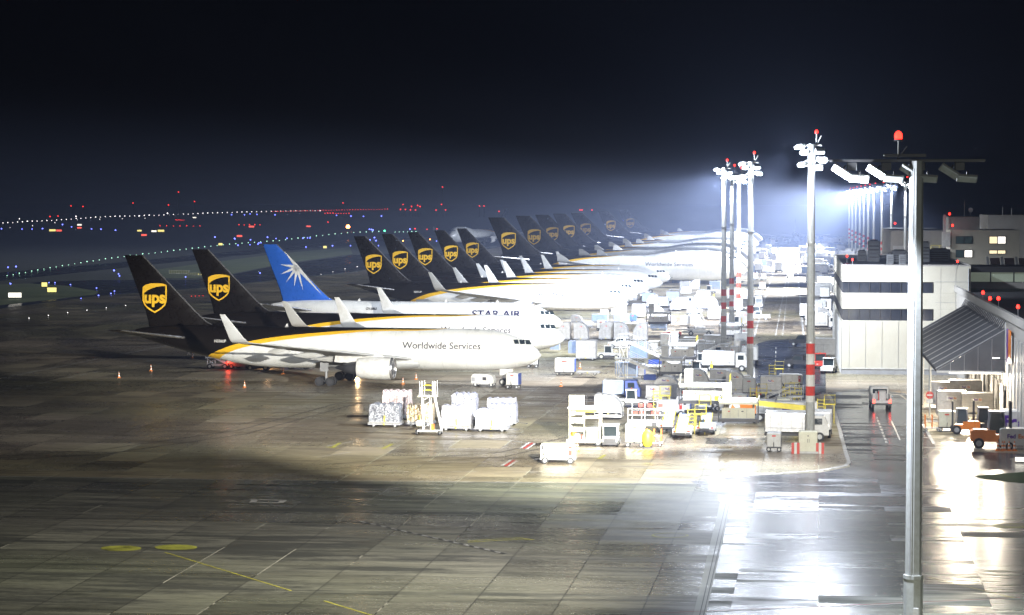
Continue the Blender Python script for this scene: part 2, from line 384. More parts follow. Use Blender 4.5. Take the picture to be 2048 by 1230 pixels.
# ------------------------------------------------------------------ floodlight masts
m_flood = emit('flood_glass', (0.85, 0.92, 1.0), 60); m_floodoff = paint('flood_glass_dim', (.7, .75, .75), .3)
m_redlamp = emit('red_beacon', (1.0, 0.02, 0.012), 9)
def flood_head(parent, c, yaw, tilt, lit=True, s=1.0):
    """wedge-shaped floodlight housing with its lens, front towards local -Y"""
    M = Matrix.Translation(c) @ Matrix.Rotation(yaw, 4, 'Z') @ Matrix.Rotation(tilt, 4, 'X') @ Matrix.Scale(s, 4)
    h = MB(); h.prism([(-.30, -.10), (-.30, .10), (.05, .22), (.34, .16), (.40, 0), (.34, -.12)], 'x', -.42, .42, galv, M)
    for k in range(6): h.box((-.35+.14*k, .12, .2), (.02, .4, .12), darkmet, M)
    h.box((-.46, 0, .05), (.05, .12, .4), galv, M); h.box((.46, 0, .05), (.05, .12, .4), galv, M)
    o = h.build('flood_head', parent)
    g = MB(); g.box((0, -.315, 0), (.74, .02, .17), m_flood if lit else m_floodoff, M); 
    g.box((0, .02, -.135), (.74, .6, .02), m_flood if lit else m_floodoff, M); g.build('lens', o)
def beacon(parent, c, r=.16):
    b = MB(); b.cyl((c[0], c[1], c[2]-.9), (c[0], c[1], c[2]-.12), .04, n=8, m=galv); b.cyl((c[0], c[1], c[2]-.2), (c[0], c[1], c[2]-.1), r*1.2, n=12, m=darkmet)
    o = b.build('beacon_post', parent)
    g = MB(); g.rings([[(c[0]+math.cos(t)*q, c[1]+math.sin(t)*q, c[2]-.1+hh) for t in [k*math.pi/5 for k in range(10)]] for q, hh in ((r, 0), (r*1.05, r), (r*.8, r*1.7), (r*.3, r*2.1))], m_redlamp); g.build('red_lamp', o)
def m_mast(root, h=28.7, r0=.47, r1=.34, bands=(), heads=3, lit=True):
    b = MB(); zs = [0, 2, 4.3, 4.9, 5.8, 6.9, 7.9, 8.9, 9.9, 15, 20, 25, h]
    mt = {2: white, 3: red, 4: white, 5: red, 6: white, 7: red}
    if not bands: mt = {}
    for i in range(len(zs)-1):
        a, c = zs[i], zs[i+1]; q = lambda z: r0+(r1-r0)*z/h
        b.cyl((0, 0, a), (0, 0, c), q(a), q(c), n=10, m=mt.get(i, galv), smooth=False)
    b.build('pole', root)
    for z in (9.95, 19.5): b = MB(); b.cyl((0, 0, z), (0, 0, z+.12), q(z)+.05, n=10, m=galv); b.build('joint_collar', root)
    b = MB(); b.box((0, 0, h-.1), (1.9, .16, .14), galv); b.box((0, 0, h-1.6), (1.2, .14, .12), galv); b.box((0, 0, h-.85), (.2, .2, 1.7), galv)
    b.cyl((.5, 0, h), (.9, 0, h+.8), .05, n=6, m=galv); b.build('crossarm', root)
    for k, (x, z, yw, tl) in enumerate(((-1.15, h-.25, -62, 14), (-.6, h-.75, -40, 22), (.75, h-.65, 20, 28), (.95, h-1.5, 35, 30), (-.85, h-1.95, -55, 14), (.55, h-2.2, 25, 30))[:heads]):
        flood_head(root, (x, -.05, z), R(yw), R(tl), lit)
    beacon(root, (.45, 0, h+1.15), .15)
def m_nearmast(root, h=25.6):
    b = MB(); b.cyl((0, 0, 0), (0, 0, 3.6), .53, .50, n=8, m=galv, smooth=False); b.cyl((0, 0, 3.6), (0, 0, h), .43, .36, n=8, m=galv, smooth=False); b.build('pole', root)
    b = MB(); b.cyl((0, 0, 3.55), (0, 0, 3.75), .53, n=8, m=galv, smooth=False); b.build('joint_collar', root)
    b = MB(); b.cyl((-.2, -.46, 3.8), (-.14, -.40, h-.4), .035, n=6, m=grey); b.build('cable_conduit', root)
    b = MB(); b.box((.12, -.52, 1.6), (.3, .06, .9), lgrey); b.build('hatch', root)
    b = MB()
    b.box((-.5, 0, h+.02), (8.1, .14, .14), darkmet); b.box((-.6, .25, h+.3), (2.2, .3, .16), darkmet); b.box((0, 0, h-.3), (.8, .5, .3), darkmet); 
    b.cyl((-1.0, .0, h+.1), (-.5, 0, h+.75), .05, n=6, m=darkmet); b.build('crossarm', root)
    for x, lit in ((-3.4, True), (-1.6, True), (.15, False), (2.2, False)):
        for dx, dz, an, on in ((-.5, -.55, 33, lit), (.42, -.92, 4, lit and x < -2)):
            M = Matrix.Translation((x+dx, .1, h+dz)) @ Matrix.Rotation(R(an), 4, 'Y') @ Matrix.Rotation(R(-22), 4, 'X')
            b = MB(); b.prism([(-.42, -.05), (-.40, .06), (-.1, .12), (.3, .10), (.42, .04), (.42, -.05)], 'x', -.52, .52, galv, M)
            for k in range(5): b.box((-.4+k*.2, .05, .13), (.02, .55, .07), darkmet, M)
            b.box((.0, .0, .22), (.08, .3, .34), darkmet, M); o = b.build('flood_head', root)
            b = MB(); b.box((0, -.02, -.065), (.94, .74, .02), m_flood if on else m_floodoff, M); b.build('lens', o)
        b = MB(); b.box((x+.05, .1, h-.28), (.5, .3, .42), darkmet); b.cyl((x-.2, .1, h), (x-.2, .1, h-.5), .04, n=6, m=darkmet); b.build('ballast_box', root)
    beacon(root, (-.95, 0, h+1.25), .2)
def m_cabinet(root):
    b = MB(); b.box((0, 0, 1.15), (1.75, 1.0, 1.9), beige); b.build('housing', root)
    b = MB(); b.box((-.42, -.51, 1.2), (.8, .03, 1.6), beige); b.box((.42, -.51, 1.2), (.8, .03, 1.6), beige); b.box((-.06, -.54, 1.2), (.04, .03, .35), darkmet); b.box((.1, -.54, 1.2), (.04, .03, .35), darkmet); b.box((0, -.535, 1.65), (.1, .02, .12), darkmet); b.build('door', root)
    b = MB(); b.box((0, 0, .1), (1.9, 1.15, .2), lgrey); b.build('plinth', root)
def m_block(root):
    b = MB()
    for i, m in enumerate((red, white, red)): b.box(((i-1)*.25, 0, .5), (.25, .5, 1.0), m, ch=.01)
    b.build('body', root)
def m_barrier(root):
    b = MB()
    for i in range(6): b.box(((i-2.5)*.5, 0, .25), (.5, .4, .5), red if i % 2 else white, ch=.02)
    b.build('body', root)

# ------------------------------------------------------------------ airliners
def livery(name, L, R0, zc, kind):
    m, n, l, b = nt(name)
    tc = n.new('ShaderNodeTexCoord'); sx = n.new('ShaderNodeSeparateXYZ'); l.new(tc.outputs['Object'], sx.inputs[0])
    no = n.new('ShaderNodeTexNoise'); no.inputs['Scale'].default_value = .5; no.inputs['Detail'].default_value = 6
    mp = n.new('ShaderNodeMapping'); mp.inputs['Scale'].default_value = (1, 1, .25); l.new(tc.outputs['Object'], mp.inputs[0]); l.new(mp.outputs[0], no.inputs['Vector'])
    g = n.new('ShaderNodeClamp'); l.new(mathn(n, l, 'MULTIPLY_ADD', no.outputs[0], 2.0, -.6), g.inputs[0])
    wht = mixc(n, l, g.outputs[0], (.60, .60, .57), (.74, .74, .72))
    # faint frame seams of the skin panels
    u = mathn(n, l, 'MULTIPLY', sx.outputs[0], -1.0)
    fr = mathn(n, l, 'GREATER_THAN', mathn(n, l, 'ABSOLUTE', mathn(n, l, 'SUBTRACT', mathn(n, l, 'FRACT', mathn(n, l, 'DIVIDE', u, 3.1)), .5)), .491)
    wht = mixc(n, l, mathn(n, l, 'MULTIPLY', fr, .32), wht, (.3, .3, .3))
    if kind == 'brown':
        un = mathn(n, l, 'DIVIDE', u, L); zn = mathn(n, l, 'DIVIDE', mathn(n, l, 'SUBTRACT', sx.outputs[2], zc), R0*4)
        zn = mathn(n, l, 'ADD', zn, .5)
        def curve(pts):
            c = n.new('ShaderNodeFloatCurve'); mp_ = c.mapping; cv = mp_.curves[0]; mp_.use_clip = False
            cv.points[0].location = (pts[0][0]/54.2, (pts[0][1]-4.55)/10.6+.5); cv.points[1].location = (pts[-1][0]/54.2, (pts[-1][1]-4.55)/10.6+.5)
            for p in pts[1:-1]: cv.points.new(p[0]/54.2, (p[1]-4.55)/10.6+.5)
            mp_.update(); l.new(un, c.inputs['Value']); return c.outputs[0]
        zb = curve([(0, 9.8), (10, 7.6), (12.8, 7.2), (22.7, 6.98), (29.8, 6.5), (35, 5.9), (38.2, 5.35), (40.1, 4.9), (42.1, 4.2), (44.1, 3.2), (45.5, .2), (54, .0)])
        if L > 60:
            zb = curve([(0, 9.8), (22, 7.8), (28, 7.15), (34, 6.7), (38, 6.0), (41, 5.0), (43, 3.6), (44.5, 1.5), (46, .1), (54, 0)])
            zy = curve([(0, 9.8), (22, 7.8), (28, 7.05), (33, 6.5), (37, 5.7), (39.5, 4.8), (41.5, 3.4), (43, 1.3), (44.5, .1), (54, 0)])
        else: zy = curve([(0, 9.8), (10, 7.6), (12.8, 7.14), (22.7, 6.75), (26.7, 6.4), (33.2, 5.65), (37, 5.0), (40.8, 3.9), (42.1, 3.2), (43.6, 1.6), (44.6, .1), (54, 0)])
        col = mixc(n, l, mathn(n, l, 'GREATER_THAN', zn, zy), wht, (.72, .42, .02))
        col = mixc(n, l, mathn(n, l, 'GREATER_THAN', zn, zb), col, (.007, .0052, .0045))
    else: col = wht
    l.new(col, b.inputs['Base Color']); l.new(mathn(n, l, 'MULTIPLY_ADD', no.outputs[0], .2, .2), b.inputs['Roughness'])
    return m
brown = paint('brown_paint', (0.007, 0.0052, 0.0045), .28, dirt=.1)
gold = paint('gold_paint', (0.78, 0.47, 0.03), .35, dirt=.1)
sblue = paint('star_blue', (0.02, 0.11, 0.50), .3, dirt=.1)
wgrey = paint('wing_grey', (0.46, 0.47, 0.47), .4, dirt=.15, scale=.8)
dgrey = paint('belly_grey', (0.22, 0.23, 0.23), .45, dirt=.3)
metal = paint('polished_lip', (0.7, 0.7, 0.72), .2, .9, dirt=.1)
navy = paint('navy', (.015, .012, .07), .4)
txt = paint('lettering', (0.03, 0.022, 0.03), .4)
S767 = dict(L=54.2, R=2.65, zc=4.55, st=[(0, 3.9, .05, .05), (.35, 3.95, .62, .6), (.9, 4.0, 1.02, 1.0), (1.8, 4.12, 1.5, 1.45), (3.0, 4.27, 1.95, 1.9), (4.6, 4.42, 2.35, 2.25), (6.5, 4.52, 2.58, 2.45),
     (9, 4.55, 2.66, 2.52), (20, 4.55, 2.67, 2.52), (34, 4.55, 2.67, 2.52), (37.5, 4.62, 2.60, 2.48), (41, 4.9, 2.42, 2.3), (44.5, 5.3, 2.1, 2.0), (48, 5.7, 1.65, 1.6), (51, 6.0, 1.15, 1.15), (53.2, 6.2, .7, .72), (54.2, 6.3, .38, .4)],
    wing=[(2.2, 16.2, 10.6, 3.35, .8), (8.2, 19.6, 7.0, 4.2, .55), (23.6, 30.6, 2.4, 6.5, .2)], eng=[(7.9, 17.2, 2.55, 1.42, 5.0)], tail=[(1.0, 46.4, 6.0, 5.6, .5), (9.2, 52.6, 2.1, 7.0, .2)],
    fin=[(7.0, 42.9, 52.4), (7.7, 44.4, 52.5), (9.0, 45.9, 52.85), (16.4, 53.2, 55.7)], gear=[(27.0, 4.65, 2, .58)], nose_gear=4.9, winglet=True, logo=(51.5, 10.8, 1.0), cock=(1.25, 3.2, 5.62, .52), text=(12.4, 4.75, 10.2, 1.18))
S762 = dict(S767); S762['L'] = 48.5
def shift(st, cut, d): return [(x-d if x > cut else x,)+tuple(r) for x, *r in st]
S762.update(L=48.4, st=shift([s for s in S767['st'] if s[0] != 34]+[], 30, 5.8), wing=[(a, x-3.0, c, z, t) for a, x, c, z, t in S767['wing']], eng=[(7.9, 14.2, 2.55, 1.42, 5.0)],
    tail=[(a, x-5.8, c, z, t) for a, x, c, z, t in S767['tail']], fin=[(z, a-5.8, c-5.8) for z, a, c in S767['fin']], gear=[(23.6, 4.65, 2, .58)], winglet=False)
S747 = dict(L=70.6, R=3.25, zc=5.4, st=[(0, 4.9, .05, .05), (.5, 5.0, .9, .85), (1.6, 5.3, 1.7, 1.5), (3.2, 5.7, 2.6, 2.2), (5.5, 6.0, 3.5, 2.8), (8, 6.1, 3.95, 3.1), (12, 6.12, 4.05, 3.25), (18, 6.1, 4.0, 3.25),
     (23, 5.8, 3.65, 3.25), (27, 5.45, 3.28, 3.25), (48, 5.4, 3.25, 3.25), (53, 5.55, 3.1, 3.1), (58, 6.1, 2.6, 2.5), (63, 6.7, 1.9, 1.8), (67, 7.15, 1.2, 1.1), (70.6, 7.4, .35, .4)],
    wing=[(2.8, 20.5, 15.5, 3.9, 1.2), (11, 26.5, 9.5, 5.0, .8), (30.5, 42.5, 3.6, 7.8, .25)], eng=[(11.7, 23.5, 3.2, 1.45, 5.4), (21, 33.5, 4.1, 1.45, 5.4)], tail=[(1.2, 58.5, 8.5, 7.4, .7), (11, 67.2, 2.7, 8.6, .25)],
    fin=[(8.4, 54.0, 66.8), (9.4, 56.3, 67.0), (11, 58.4, 67.4), (19.0, 66.6, 71.0)], gear=[(33, 1.9, 2, .62), (30, 5.5, 2, .62)], nose_gear=7.5, winglet=True, logo=(65.2, 12.6, 1.2), cock=(2.6, 4.6, 8.2, .6), text=(20.5, 6.0, 13.0, 1.5))
def ring(u, zc, hh, hw, n=32):
    return [(-u, hw*math.sin(2*math.pi*k/n), zc+hh*math.cos(2*math.pi*k/n)) for k in range(n)]
def interp(st, u):
    for a, c in zip(st, st[1:]):
        if a[0] <= u <= c[0]:
            t = (u-a[0])/(c[0]-a[0]); return [a[i]+(c[i]-a[i])*t for i in range(1, 4)]
    return st[-1][1:]
def skin_y(sp, u, z, off=.03):
    zc, hh, hw = interp(sp['st'], u); q = max(-.995, min(.995, (z-zc)/hh)); return -hw*math.sqrt(1-q*q)-off
def wrap_text(sp, parent, name, s, u, z, width, size, m, off=.02, sx=1.0):
    me = textmesh(s, size, off, sx); bm = bmesh.new(); bm.from_mesh(me)
    zmin, zmax = min(v.co.y for v in bm.verts), max(v.co.y for v in bm.verts); h = zmin
    while h < zmax:
        bmesh.ops.bisect_plane(bm, geom=bm.verts[:]+bm.edges[:]+bm.faces[:], plane_co=(0, h, 0), plane_no=(0, 1, 0)); h += size*.16
    w_ = max(v.co.x for v in bm.verts)-min(v.co.x for v in bm.verts); k = width/w_ if width else 1
    for v in bm.verts:
        uu = u-v.co.x*k; zz = z+v.co.y
        v.co = (-uu, skin_y(sp, uu, zz), zz)
    bm.to_mesh(me); bm.free(); me.materials.clear(); me.materials.append(m)
    o = bpy.data.objects.new(name, me); COL.objects.link(o); o.parent = parent; return o
def patch(sp, b, u0, u1, z0, z1, m, sh=0.0, n=4, side=-1):
    vs = []; 
    for j in range(n+1):
        for i in range(n+1):
            z = z0+(z1-z0)*j/n; u = u0+(u1-u0)*i/n+sh*(j/n); vs.append((-u, skin_y(sp, u, z, .025)*(-side), z))
    b.add(vs, [[j*(n+1)+i, j*(n+1)+i+1, (j+1)*(n+1)+i+1, (j+1)*(n+1)+i] for j in range(n) for i in range(n)], m)
def foil(u, y, z, c, t, n=10):
    """aerofoil section, chord along x"""
    up, lo = [], []
    for i in range(n+1):
        q = .5*(1-math.cos(math.pi*i/n)); th = t*(1.48*math.sqrt(q)-.63*q-1.76*q*q+1.42*q**3-.5*q**4)
        up.append((-(u+c*q), y, z+th)); lo.append((-(u+c*q), y, z-th*.6))
    return up+lo[-2:0:-1]
def shield(root, sp, yoff):
    cx, cz, k = sp['logo']
    def P(pts, y): return [(-(cx)+x*k, fin_y(sp, cz+z*k)-.03, cz+z*k) for x, z in pts]
    out = [(-1.67, 1.45), (-1.2, 1.75), (-.5, 1.93), (.3, 1.95), (1.1, 1.88), (1.67, 1.7), (1.67, -.3), (1.5, -.85), (1.1, -1.3), (.55, -1.68), (0, -1.98), (-.55, -1.68), (-1.1, -1.3), (-1.5, -.85), (-1.67, -.3)]
    inn = [(-1.47, .62), (-1.0, 1.0), (-.3, 1.3), (.4, 1.48), (1.0, 1.56), (1.47, 1.56), (1.47, -.28), (1.32, -.74), (1.0, -1.12), (.5, -1.46), (0, -1.74), (-.5, -1.46), (-1.0, -1.12), (-1.32, -.74), (-1.47, -.28)]
    b = MB(); n = len(out); vs = P(out, yoff)+P(inn, yoff)
    b.add(vs, [[i, (i+1) % n, n+(i+1) % n, n+i] for i in range(n)], gold)
    o = b.build('shield_emblem', root)
    me = textmesh('ups', 2.15*k, .085*k, .98); me.transform(Matrix.Translation((-cx, 0, cz-.62*k)) @ FRONT)
    for v in me.vertices: v.co.y = fin_y(sp, v.co.z)-.04
    me.materials.clear(); me.materials.append(gold); t = bpy.data.objects.new('lettering', me); COL.objects.link(t); t.parent = o
def fin_y(sp, z):
    z0 = sp['fin'][0][0]; return -(.40 if sp is S747 else .34)*(1-(z-z0)/15.0)
def fin_mat(kind): return sblue if kind == 'star' else brown
def make_jet(root, spec='767', kind='ups', reg=None):
    sp = {'767': S767, '762': S762, '747': S747}[spec]
    lm = livery('fuselage_livery_'+spec+kind, sp['L'], sp['R'], sp['zc'], 'brown' if kind == 'ups' else 'white')
    # refine stations for a smooth loft
    us = []; st = sp['st']
    for a, c in zip(st, st[1:]):
        k = max(2, int((c[0]-a[0])/2.2)); us += [a[0]+(c[0]-a[0])*i/k for i in range(k)]
    us.append(st[-1][0])
    def sm(u):
        if u < .3 or u > st[-1][0]-.2: return interp(st, u)
        d = min(1.2, u*.5, (st[-1][0]-u)); p = [interp(st, max(0, u+e*d)) for e in (-1, -.5, 0, .5, 1)]
        return [sum(q[i]*w_ for q, w_ in zip(p, (.12, .22, .32, .22, .12))) for i in range(3)]
    b = MB(); b.rings([ring(u, *sm(u)) for u in us], lm); fus = b.build('fuselage', root)
    sk = dict(sp); sk['st'] = [(u, *sm(u)) for u in us]
    # belly fairing between the wings
    b = MB(); a, c = sp['wing'][0][1], sp['wing'][0][1]+sp['wing'][0][2]; zb = interp(st, a)[0]-interp(st, a)[1]
    b.rings([[(-(a-3+(c-a+7)*t), math.sin(2*math.pi*k/20)*sp['R']*1.04*math.sin(math.pi*t)**.4, zb+1.0+math.cos(2*math.pi*k/20)*1.25*math.sin(math.pi*t)**.5) for k in range(20)] for t in [.01+.98*i/14 for i in range(15)]], wgrey)
    b.build('belly_fairing', root)
    # cockpit windows
    u0, u1, z0, h = sp['cock']; b = MB(); wd = (u1-u0)/3.4
    for i in range(3):
        patch(sk, b, u0+i*wd*1.15, u0+i*wd*1.15+wd*.92, z0-.28+i*.04, z0+h-.28+i*.04, glass, sh=.25)
        patch(sk, b, u0+i*wd*1.15, u0+i*wd*1.15+wd*.92, z0-.28+i*.04, z0+h-.28+i*.04, glass, sh=.25, side=1)
    b.build('cockpit_windows', fus)
    b = MB()
    for (du, dz0, dz1, dw) in ((sp['nose_gear']+1.6, .1, 1.9, 1.0),):
        zc = sp['zc']
        for (p, q, r_, s_) in ((du, du+.05, zc-.9, zc+1.0), (du+dw, du+dw+.05, zc-.9, zc+1.0), (du, du+dw, zc-.95, zc-.9), (du, du+dw, zc+1.0, zc+1.05)): patch(sk, b, p, q, r_, s_, grey)
    patch(sk, b, sp['text'][0]-3, sp['text'][0]+1, sp['text'][1]-1.05, sp['text'][1]-1.0, lgrey)
    b.build('door_outline', fus)
    if kind == 'ups':
        tu, tzz, tw, ts = sp['text']; wrap_text(sk, fus, 'lettering', 'Worldwide Services', tu, tzz, tw, ts, txt, off=.012)
    else:
        wrap_text(sk, fus, 'lettering', 'STAR AIR', 10.3, 4.95, 8.0, 1.5, navy, off=.03)
        wrap_text(sk, fus, 'registration', 'OY-SRU', 31.0, 5.9, 1.8, .55, txt)
    if reg: wrap_text(sk, fus, 'registration', reg, 41.9, 5.2, 1.6, .5, white, off=.015)
    # antennas and tail skid
    b = MB()
    for u in (10.5, 19, 33.5): zc, hh, hw = interp(st, u); b.prism([(-u-.35, zc+hh-.05), (-u-.1, zc+hh+.38), (-u+.05, zc+hh+.38), (-u+.15, zc+hh-.05)], 'y', -.03, .03, white)
    zc, hh, hw = interp(st, sp['L']-7); b.prism([(-(sp['L']-7), zc-hh+.1), (-(sp['L']-7.4), zc-hh-.5), (-(sp['L']-7.1), zc-hh-.5), (-(sp['L']-8), zc-hh+.1)], 'y', -.05, .05, darkmet)
    b.build('antennas', fus)
    for s in (-1, 1):
        W = sp['wing']; rs = []
        for a, c in zip(W, W[1:]):
            for t in (0, .33, .66): rs.append([a[i]+(c[i]-a[i])*t for i in range(5)])
        rs.append(list(W[-1])); b = MB()
        b.rings([foil(x, s*y, z, ch, t_) for y, x, ch, z, t_ in rs], wgrey)
        wg = b.build('wing', root)
        y, x, ch, z, t_ = W[-1]
        if sp['winglet']:
            b = MB(); rr = []
            H = 3.5 if spec == '767' else 1.9
            for t in (0, .08, .18, .3, .5, .75, 1):
                ang = min(1, t/.3)*math.radians(75)
                yy = y+(.9*math.sin(ang) if t <= .3 else .9+.9*(t-.3)); zz = z+(.9*(1-math.cos(ang)) if t <= .3 else .68+(H-.68)*(t-.3)/.7)
                cc = ch*(1-.72*t)
                sec = foil(x+ (3.0 if spec == '767' else 2.4)*t**1.05, 0, 0, cc, .1)
                ca, sa = math.cos(ang), math.sin(ang)
                rr.append([(p[0], s*(yy-p[2]*sa), zz+p[2]*ca) for p in sec])
            b.rings(rr, white if s > 0 and kind == 'ups' else wgrey); b.build('winglet', wg)
        for fy in ((.2, .45, .68) if spec != '747' else (.15, .35, .55, .75)):
            yy = W[0][0]+(W[-1][0]-W[0][0])*fy; q = next(((a, c) for a, c in zip(W, W[1:]) if a[0] <= yy <= c[0]), (W[0], W[1])); t = (yy-q[0][0])/(q[1][0]-q[0][0])
            xx, cc, zz = [q[0][i]+(q[1][i]-q[0][i])*t for i in (1, 2, 3)]
            b = MB(); b.rings([[(-(xx+cc*.5+cc*.68*k/8), s*yy+.22*math.sin(math.pi*(k+.3)/8.6)*math.cos(a_), zz-.38+.42*math.sin(math.pi*(k+.3)/8.6)*math.sin(a_)-.10*k/8) for a_ in [j*math.pi/4 for j in range(8)]] for k in range(9)], wgrey); b.build('flap_fairing', wg)
        for ey, ex, ez, er, el in sp['eng']:
            e = MB()
            prof = [(.0, er*.86), (.12, er*.95), (.5, er*1.0), (el*.5, er*1.02), (el*.8, er*.95), (el*.93, er*.86)]
            def lath(b_, pr, m): b_.rings([[(-(ex+u), s*ey+r_*math.sin(j*math.pi/14), ez+r_*math.cos(j*math.pi/14)) for j in range(28)] for u, r_ in pr], m, cap=False)
            lath(e, prof[1:], white); o = e.build('engine', root)
            e = MB(); lath(e, [(.5, er*.80), (.1, er*.80), (-.02, er*.86), (.02, er*.92), (.14, er*.955), (.3, er*.985)], metal); e.build('inlet_lip', o)
            e = MB(); lath(e, [(.5, er*.80), (.9, er*.78), (.95, er*.3), (.6, .02)], darkmet); e.build('fan', o)
            e = MB(); lath(e, [(el*.85, er*.9), (el*.92, er*.62), (el*1.05, er*.58), (el*1.3, er*.42), (el*1.32, er*.3), (el*1.55, .04)], darkmet); e.build('core_nozzle', o)
            e = MB(); xw = ex+el*.9; e.prism([(-(ex+.9), ez+er*.9), (-(ex+2.4), ez+er*.9+.85), (-(ex+el*1.5), ez+er+.9), (-(ex+el*1.55), ez+er*.5), (-(ex+el*.8), ez+er*.45)], 'y', s*ey-.16, s*ey+.16, white); e.build('pylon', o)
        b = MB(); b.rings([foil(x, s*y, z, ch, t_) for y, x, ch, z, t_ in sp['tail']], brown if kind == 'ups' else wgrey)
        # bare metal leading edge
        T = sp['tail']; b.rings([[(-(x-.02+.0), s*y, z+t_*.28), (-(x-.08), s*y, z), (-(x-.02), s*y, z-t_*.2), (-(x+.3), s*y, z-t_*.3-.02), (-(x+.35), s*y, z+t_*.42+.02)] for y, x, ch, z, t_ in T], metal, smooth=False)
        b.build('tailplane', root)
    b = MB(); rs = []
    for z, a, c in sp['fin']:
        t_ = -2*fin_y(sp, z); sec = foil(a, 0, 0, c-a, t_); rs.append([(p[0], p[2] if p[2] > 0 else p[2]/.6, z) for p in sec])
    b.rings(rs, fin_mat(kind)); fo = b.build('fin', root)
    b = MB(); FN = sp['fin']
    b.rings([[(-(a-.07), 0, z), (-(a+.12), .09, z), (-(a+.12), -.09, z)] for z, a, c in FN[:1]+FN[1:]], metal, smooth=False); b.build('leading_edge', fo)
    if kind == 'ups': shield(fo, sp, -.42)
    else:
        b = MB(); cx, cz = 44.0, 12.7; rays = [(172, 2.9), (203, 3.1), (233, 3.1), (261, 3.2), (285, 3.9), (313, 6.2), (130, 3.4)]
        for ang, ln in rays:
            a = math.radians(ang); d = Vector((math.cos(a), 0, math.sin(a))); p = Vector((-d.z, 0, d.x))*.33
            c0 = Vector((-cx, 0, cz)); b.add([(q.x, fin_y(sp, q.z)-.03, q.z) for q in (c0+p, c0+d*ln, c0-p)], [[0, 1, 2]], white)
        b.build('starburst_emblem', fo)
    # landing gear
    for gx, gy, ax, wr in sp['gear']:
        for s in (-1, 1):
            b = MB(); b.cyl((-gx, s*gy, wr), (-gx+.2, s*gy, 3.6), .17, .2, n=10, m=grey); b.cyl((-gx, s*gy, 1.6), (-gx-.3, s*(gy-1.6), 3.2), .08, n=8, m=lgrey)
            b.box((-gx, s*gy, wr), (1.5, .16, .2), grey); b.box((-gx-.15, s*(gy+.25), 2.5), (1.1, .06, 1.3), grey); o = b.build('main_gear', root)
            for i in range(ax):
                for k in (-1, 1):
                    wheel(o, (-gx+(i-.5)*1.42, s*gy+k*.57, wr), wr, .42, rim=darkmet)
    gx = sp['nose_gear']; b = MB(); b.cyl((-gx, 0, .48), (-gx, 0, 2.8), .11, n=10, m=lgrey); b.cyl((-gx+.1, 0, .9), (-gx+1.4, 0, 2.4), .06, n=8, m=lgrey); b.box((-gx+.4, -.5, 1.75), (1.5, .04, .8), white); b.box((-gx+.4, .5, 1.75), (1.5, .04, .8), white); o = b.build('nose_gear', root)
    for k in (-1, 1): wheel(o, (-gx, k*.3, .48), .48, .3)
# ------------------------------------------------------------------ ground support equipment
def g_cone(root):
    b = MB(); b.box((0, 0, .03), (.46, .46, .06), orange); 
    for i, m in enumerate((orange, white, orange, white, orange)):
        b.cyl((0, 0, .06+.16*i), (0, 0, .06+.16*(i+1)), .17-.028*i, .17-.028*(i+1), n=12, m=m)
    b.build('body', root)
def g_dolly(root, l=3.4, w=2.4, col='grey', z=.5):
    m = {'grey': grey, 'beige': beige, 'blue': blue, 'white': white}[col]
    b = MB(); b.box((0, 0, z-.06), (l, w, .08), dullsil); b.box((0, -w/2+.04, z-.14), (l, .08, .16), m); b.box((0, w/2-.04, z-.14), (l, .08, .16), m)
    b.box((-l/2+.04, 0, z-.14), (.08, w-.16, .16), m); b.box((l/2-.04, 0, z-.14), (.08, w-.16, .16), m)
    for k in range(3): b.box((-l*.3+k*l*.3, -w/2-.01, z-.14), (.12, .05, .2), yellow if k == 1 else m)
    b.build('deck', root)
    b = MB(); b.cyl((l/2, 0, z-.2), (l/2+1.0, 0, z-.3), .035, n=6, m=darkmet); b.cyl((l/2+1.0, -.12, z-.3), (l/2+1.0, .12, z-.3), .05, n=6, m=darkmet); b.build('drawbar', root)
    for x in (-l*.33, l*.33):
        for y in (-w*.38, w*.38): wheel(root, (x, y, .2), .2, .14)
